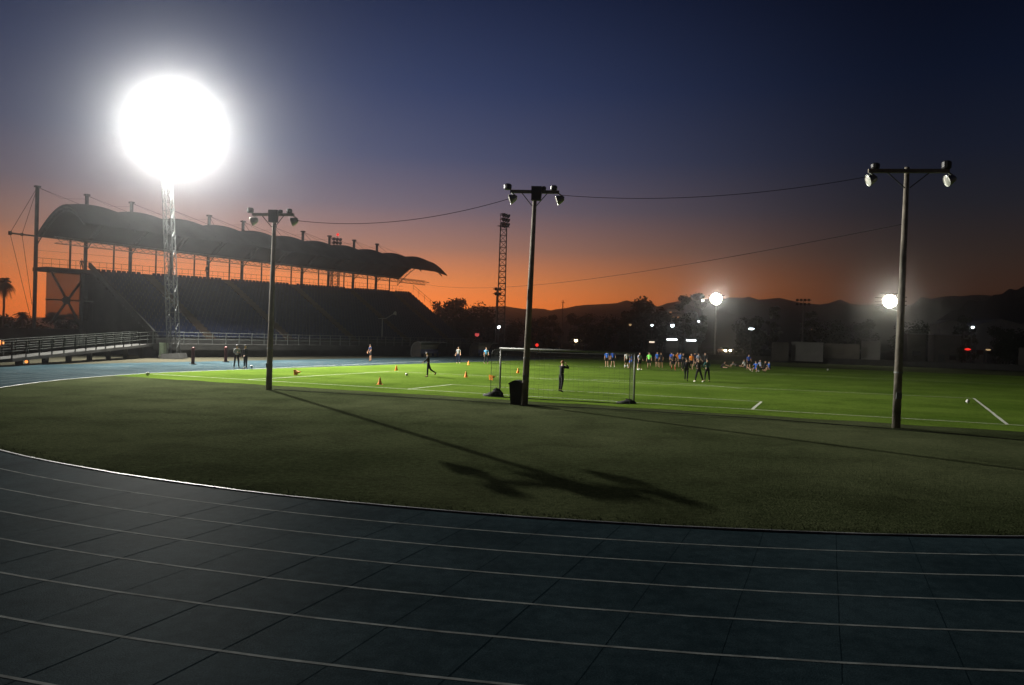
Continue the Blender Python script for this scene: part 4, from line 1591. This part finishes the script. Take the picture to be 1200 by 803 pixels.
def put_tree(x, ytop, Y, kind, label, wide=1.0, grp='dark trees beyond the far end of the pitch', rot=None):
    src, H = PROTO[kind]
    o = copy_tree(src) if USED[kind] else src
    USED[kind] = True
    q = atd(x, Y)
    z = zat(x, ytop, Y)
    s = z / H
    o.location = (q.x, q.y, 0)
    o.scale = (s * wide, s * wide, s)
    o.rotation_euler.z = rnd.uniform(0, 6.28) if rot is None else rot
    tag(o, label, 'palm tree' if kind == 4 else 'tree', grp)
TL = [
 (524, 357, 165, 0, 'dark bushy tree just right of the grandstand handrail'),
 (539, 354, 172, 1, 'dark pointed tree between the grandstand and the unlit tower'),
 (553, 362, 160, 2, 'dark spreading tree left of the unlit floodlight tower'),
 (568, 374, 175, 2, 'low round tree at the foot of the short unlit pole'),
 (600, 378, 185, 2, 'low dark tree behind the middle light pole'),
 (632, 376, 180, 0, 'dark tree right of the middle light pole'),
 (648, 372, 178, 1, 'dark tree left of the lone palm'),
 (684, 373, 182, 0, 'dark tree right of the lone palm'),
 (707, 374, 176, 2, 'wide dark tree left of the row of white lamps'),
 (731, 368, 184, 1, 'narrow dark tree beside the leftmost white lamp'),
 (755, 358, 190, 2, 'tall wide dark tree between two white lamps'),
 (776, 372, 186, 0, 'dark tree behind the pale lit shelter'),
 (800, 349, 170, 3, 'tall dark tree left of the lit floodlight pole, taller top'),
 (815, 346, 172, 3, 'tall dark tree touching the glare of the lit floodlight pole'),
 (874, 379, 190, 2, 'low dark tree right of the lit floodlight pole'),
 (882, 376, 195, 0, 'dark tree behind the small green-white lamp'),
 (905, 361, 160, 3, 'tall narrow dark tree left of the crossarm pole'),
 (951, 369, 168, 1, 'dark tree right of the crossarm pole'),
 (975, 382, 190, 2, 'low dark tree above the pale boundary panels'),
 (1012, 380, 195, 0, 'dim tree left of the warm floodlight'),
 (1070, 382, 190, 2, 'dim tree right of the right light pole'),
 (1128, 374, 150, 1, 'dark tree in front of the pale sports hall'),
 (1172, 388, 165, 0, 'dark bush before the right half of the pale hall'),
 (1192, 392, 150, 2, 'dark bush at the right edge of the picture'),
]
for a in TL:
    put_tree(*a)
put_tree(668, 365, 185, 4, 'lone palm tree standing clear above the dark tree line', .9)
LG = 'dark trees and palms left of the grandstand'
put_tree(3, 322, 96, 4, 'tall slender palm tree at the left picture edge', .85, LG)
put_tree(26, 364, 92, 4, 'short palm tree left of the first grandstand mast', 1.3, LG)
for i, (x, y, Y, k, lb) in enumerate([(-28, 372, 90, 0, 'dark bush outside the left picture edge'), (8, 374, 100, 2, 'dark bush under the tall slender palm'), (40, 377, 96, 2, 'dark bush at the foot of the first grandstand mast'),
        (66, 371, 104, 0, 'dark bush under the braced end of the grandstand'), (84, 370, 98, 1, 'dark bush below the round brace hub of the grandstand'), (108, 378, 92, 2, 'dark bush beside the white lamp under the grandstand'),
        (-60, 370, 96, 2, 'dark bush well outside the left picture edge')]):
    put_tree(x, y, Y, k, lb, 1.25, LG)

# ================================================================== BACKGROUND LAMPS, BUILDINGS, CARS
def street_lamp(x, y, Y, label, m, r=.3, group='lit lamps in the dark behind the pitch', style=0):
    q = atd(x, Y)
    z = zat(x, y, Y)
    root = thing('street_lamp', Vector((q.x, q.y, 0)), label, 'street lamp', group)
    MB().tube([(0, .25, 0), (0, .25, z * .9), (0, .2, z + r * 1.2)], [.09, .06, .05], 7).build('pole', M_DSTEEL, root)
    hood = MB().lathe([(.03, .3), (r * .6, .2), (r * 1.05, 0), (r * 1.0, -.02)], (0, 0, z + r * .55), (0, 0, 1), 12)
    hood.tube([(0, .25, z + r * 1.1), (0, 0, z + r * .8)], .04, 5)
    if m not in (M_LRED, M_LORANGE):
        hood.build('hood', M_DSTEEL, root)
    if style:
        MB().ball((0, 0, z), r, 12, 8, (1.9, .9, .6)).build('bulb', m, root, smooth=True)
    else:
        MB().ball((0, 0, z), r, 12, 8).build('bulb', m, root, smooth=True)
    return root
street_lamp(584, 383, 150, 'white street lamp below the unlit floodlight tower', M_LWHITE, .34)
street_lamp(675, 399, 160, 'warm yellow street lamp seen just above the crossbar', M_LWARM, .36)
street_lamp(738, 380.5, 172, 'faint white street lamp, leftmost of the row above the goal', M_LDIM, .30)
street_lamp(763.5, 381, 175, 'small white street lamp second in the row above the right goal post', M_LWHITE, .26)
street_lamp(787.5, 381.5, 175, 'bright white street lamp above the left lit shelter', M_LWHITE, .42)
street_lamp(818, 376.5, 178, 'bluish white street lamp left of the floodlight glare', M_LWHITE, .28)
street_lamp(822, 352, 165, 'small bright lamp touching the left of the far floodlight glare', M_FARON, .22)
street_lamp(880, 385.5, 165, 'flat greenish white street lamp right of the floodlight glare', M_LWHITE, .32, style=1)
street_lamp(1139, 383.5, 142, 'white street lamp in front of the pale sports hall', M_LWHITE, .26)
street_lamp(119.5, 379.5, 88, 'small white street lamp below the left end of the seats', M_LWHITE, .13, 'small lights by the ramp')
street_lamp(2, 402, 64, 'orange street lamp at the left picture edge above the ramp', M_LORANGE, .2, 'small lights by the ramp')
street_lamp(32, 424, 58, 'small red-orange ground lamp under the ramp', M_LORANGE, .11, 'small lights by the ramp')
street_lamp(559, 392, 150, 'dim red signal lamp left of the goal post', mat('lamp_dim_red', (.5, .1, .1), .3, emit=((1, .12, .12), .55)), .42)
street_lamp(629.5, 404.5, 140, 'small red signal lamp right of the middle light pole', M_LRED, .28)
street_lamp(951, 386, 180, 'pinpoint dim lamp among the dark trees right of centre', M_LDIM, .2)

# shelters with a fluorescent strip
def shelter(x, y, Y, wpx, label, tube):
    q = atd(x, Y)
    z = zat(x, y, Y)
    w = wpx / FPX * Y
    root = thing('shelter', Vector((q.x, q.y, 0)), label, 'shelter', 'lit shelters behind the players', rot=-.26)
    MB().box((0, .8, z + .45), (w + 1.0, 2.6, .14)).build('roof', M_TIN, root)
    mb = MB().box((0, 2.0, z / 2), (w + .6, .16, z))
    mb.build('back_wall', M_WALLD, root)
    for s in (-1, 1):
        MB().box((s * (w / 2 + .35), -.3, (z + .37) / 2), (.12, .12, z + .37)).build('post', M_DSTEEL, root)
    MB().tube([(-w / 2, -.25, z), (w / 2, -.25, z)], .16, 8).build('tube_light', tube, root)
    MB().box((0, 1.0, .9), (w * .8, .7, 1.8)).build('counter', M_WALLD, root)
shelter(787.5, 398, 150, 12, 'shelter with long white strip light, left of the lit pair', M_TUBE)
shelter(810, 399, 150, 11, 'shelter with white strip light above the dark-coated people', M_TUBE)
shelter(764, 401, 158, 6, 'small shelter with short warm strip light above neon green bib', mat('warm_tube', (.9, .8, .7), .3, emit=((1, .80, .60), 1.1)))

def building(x0, x1, ytop, Y, depth, label, roofh, wall, openings, rot=-.22, gable=True):
    a, b = atd(x0, Y), atd(x1, Y)
    w = (b - a).length
    z = zat((x0 + x1) / 2, ytop, Y)
    c = (a + b) / 2
    root = thing('hall' if w > 12 else 'shed', Vector((c.x, c.y, 0)), label, 'building', rot=rot)
    MB().box((0, depth / 2, z / 2), (w, depth, z)).build('wall', wall, root)
    mb = MB()
    e = .35
    if gable:
        A = [(-w / 2 - e, -e, z + .01), (0, -e, z + roofh), (w / 2 + e, -e, z + .01)]
        B = [(x, depth + e, zz) for x, y, zz in A]
        mb.strip(A, B)
        mb.strip([(x, y, zz - .14) for x, y, zz in A], [(x, y, zz - .14) for x, y, zz in B])
        mb.strip(A, [(x, y, zz - .14) for x, y, zz in A])
        mb.strip(B, [(x, y, zz - .14) for x, y, zz in B])
        g = MB()
        g.add([(-w / 2, -.004, z), (w / 2, -.004, z), (0, -.004, z + roofh - .1), (-w / 2, .2, z), (w / 2, .2, z), (0, .2, z + roofh - .1)], [(0, 1, 2), (5, 4, 3), (0, 2, 5, 3), (1, 4, 5, 2)])
        g.build('gable', wall, root)
    else:
        mb.box((0, depth / 2, z + .1), (w + e, depth + e, .2))
    mb.build('roof', M_TIN, root)
    for kind, ox, oz, ow, oh in openings:
        f = MB()
        for sx in (-1, 1):
            f.box((ox + sx * (ow / 2 + .04), -.06, oz), (.09, .13, oh + .18))
        f.box((ox, -.06, oz + oh / 2 + .05), (ow, .13, .09))
        fo = f.build(kind, M_DSTEEL, root)
        MB().box((ox, -.02, oz), (ow, .05, oh)).build('pane' if kind == 'window' else 'leaf', M_GLASSD if kind == 'window' else M_DSTEEL, fo)
building(1146, 1197, 381, 175, 14, 'long pale sports hall with low gabled roof at the right', 1.4, M_WALLP, [('door', -2, 1.3, 2.4, 2.6), ('window', 2.2, 2.4, 1.6, 1.1), ('window', -4, 2.6, 1.4, 1.0)])
building(1102, 1126, 379, 178, 8, 'narrow pale building left of the sports hall', .9, M_WALLP, [('window', -1, 2.6, 1.2, 1.2), ('door', 1.2, 1.1, 1.0, 2.2)])
building(1096, 1124, 393, 150, 4, 'low dull shed with yellowish front before the narrow building', .1, M_WALLD, [('door', -1, 1.0, 1.0, 2.0), ('window', 1.0, 1.5, 1.2, .8)], gable=False)
building(1064, 1084, 392, 165, 5, 'small grey shed right of the warm floodlight', .1, M_WALLD, [('window', 0, 2.0, 1.4, .9)], gable=False)
# boundary wall along the far side with pale painted panels
q0, q1 = atd(690, 146), atd(1320, 118)
d = q1 - q0
d.z = 0
wall = thing('boundary_wall', Vector((q0.x, q0.y, 0)), 'long low dark boundary wall along the far side of the pitch', 'wall', rot=math.atan2(d.y, d.x))
L_ = d.length
mb = MB().box((L_ / 2, 0, .45), (L_, .2, .9))
mb.build('wall', M_DCONC, wall)
MB().box((L_ / 2, 0, .95), (L_ + .1, .3, .1)).build('coping', M_DCONC, wall)
for i, (x0, x1, y0, lb) in enumerate(((905, 924, 401, 'pale board on the boundary wall, left end of the row'), (928, 964, 401, 'long pale board right of the leftmost boundary board'), (967, 1006, 403, 'dull pale board left of the right light pole'), (1010, 1031, 400, 'brightest pale board just left of the right light pole'), (1196, 1230, 408, 'pale board cut by the right picture edge'))):
    Y = 132
    a, b = atd(x0, Y), atd(x1, Y)
    c = (a + b) / 2
    zt = zat((x0 + x1) / 2, y0, Y)
    r_ = thing('board', Vector((c.x, c.y, 0)), lb, 'board', 'pale boards along the boundary wall', rot=math.atan2(d.y, d.x))
    w = (b - a).length * .98
    zb = .35
    MB().box((0, 0, (zt + zb) / 2), (w, .08, zt - zb)).build('panel', M_WALLP if i in (1, 3) else M_WALLD, r_)
    for s in (-1, 0, 1):
        MB().box((s * w * .46, .09, zt / 2), (.08, .08, zt)).build('post', M_DSTEEL, r_)

def make_car(paint, lamp_on, tail_on):
    """saloon car facing -y, built from a profile with a narrower glasshouse"""
    root = thing('parked_car', (0, 0, 0), 'car', 'car')
    prof = [(-2.1, .35), (-2.12, .62), (-1.95, .78), (-.95, .92), (1.25, .98), (1.98, .92), (2.1, .70), (2.1, .35)]
    mb = MB()
    secs = []
    for s, ins in ((-1, .0), (-.86, -.0), (.86, .0), (1, .0)):
        pass
    W = .86
    left = [(-W * (.93 if z > .8 else 1.0), y, z) for y, z in prof]
    right = [(-x, y, z) for x, y, z in left]
    mb.strip(left, right)
    mb.add(left, [tuple(range(len(left)))])
    mb.add(right, [tuple(range(len(right)))])
    mb.strip([left[0], right[0]], [left[-1], right[-1]])
    roof = [(-.55, .905), (-.05, 1.38), (.85, 1.42), (1.45, .975)]
    rl = [(-.62, y, z) if z > 1 else (-.76, y, z) for y, z in roof]
    rr = [(-x, y, z) for x, y, z in rl]
    mb.strip(rl, rr)
    mb.build('body', paint, root)
    g = MB()
    for P, s in ((rl, -1), (rr, 1)):
        g.add([(x + s * .006, y, z - .03) for x, y, z in P], [(0, 1, 2, 3)])
    a, b = Vector(rl[0]), Vector(rl[1])
    for i, sg in ((0, -1), (2, 1)):
        p0, p1 = rl[i], rl[i + 1]
        off = Vector((0, sg * .02, .012))
        g.add([Vector(p0) + off + Vector((.06, 0, 0)), Vector((-p0[0], p0[1], p0[2])) + off - Vector((.06, 0, 0)), Vector((-p1[0], p1[1], p1[2])) + off - Vector((.04, 0, 0)), Vector(p1) + off + Vector((.04, 0, 0))], [(0, 1, 2, 3)])
    g.build('window', M_GLASSD, root)
    for x in (-.8, .8):
        for y in (-1.3, 1.3):
            w = MB().lathe([(.2, -.1), (.3, -.1), (.32, -.06), (.32, .06), (.3, .1), (.2, .1)], (x, y, .32), (1, 0, 0), 18).build('wheel', M_TYRE, root)
            MB().lathe([(.01, -.07), (.2, -.08), (.2, .08), (.01, .07)], (x, y, .32), (1, 0, 0), 14).build('rim', M_RIM, w)
    for x in (-.64, .64):
        MB().ball((x, -2.08, .66), .19, 10, 7, (1.2, .5, .75)).build('headlight', lamp_on, root, smooth=True)
        MB().box((x, 2.095, .76), (.34, .05, .15)).build('taillight', tail_on, root)
    MB().box((0, -2.13, .42), (1.6, .1, .16)).build('bumper', M_BLACK, root)
    MB().box((0, 2.13, .42), (1.6, .1, .16)).build('bumper', M_BLACK, root)
    return root
cp_ = mat('car_silver', (.35, .36, .37), .3, metal=.5)
q = atd(849, 235)
c1 = make_car(cp_, M_LHEAD, M_RED)
c1.location = (q.x, q.y, 0)
c1.scale = (1.25, 1.25, 1.3)
c1.rotation_euler.z = .12
tag(c1, 'car facing the pitch with both warm headlights glaring', 'car')
street_lamp(1134, 409.5, 140, 'small red signal lamp below the white lamp of the sports hall', M_LRED, .3, 'lit lamps in the dark behind the pitch', 1)
street_lamp(1158, 410, 140, 'dim white low lamp right of the red signal lamp', M_LDIM, .26, 'lit lamps in the dark behind the pitch', 1)

# thin utility pole against the hills, and two far houses with lit windows
q = atd(658.5, 190)
t = thing('utility_pole', Vector((q.x, q.y, 0)), 'thin dark utility pole rising above the trees left of the lone palm', 'pole')
zz = zat(658.5, 352, 190)
MB().tube([(0, 0, 0), (0, 0, zz)], [.16, .1], 8).build('pole', M_WOODP, t)
MB().box((0, -.12, zz - .5), (.9, .1, .1)).build('crossarm', M_WOODP, t)
def house(x, y, Y, label):
    q = atd(x, Y, y)
    root = thing('house', Vector((q.x, q.y, q.z - 2.2)), label, 'house', 'houses lit on the far slope', rot=-.2)
    MB().box((0, 2.5, .5), (7, 5, 7)).build('wall', M_WALLD, root)
    MB().frustum((0, 2.5, 4.0), (7.6, 5.6), (2.0, .3), 1.6).build('roof', M_DCONC, root)
    for dx in (-1.6, 1.4):
        w = MB().box((dx, -.02, 2.2), (1.5, .1, 1.3)).build('window', M_DSTEEL, root)
        MB().box((dx, -.09, 2.2), (1.25, .05, 1.05)).build('pane', mat('window_glow', (.6, .4, .2), .4, emit=((1, .50, .20), .5)), w)
house(789, 366, 480, 'far house with orange windows on the slope, upper of two')
house(792, 372, 450, 'far house with orange windows on the slope, lower of two')
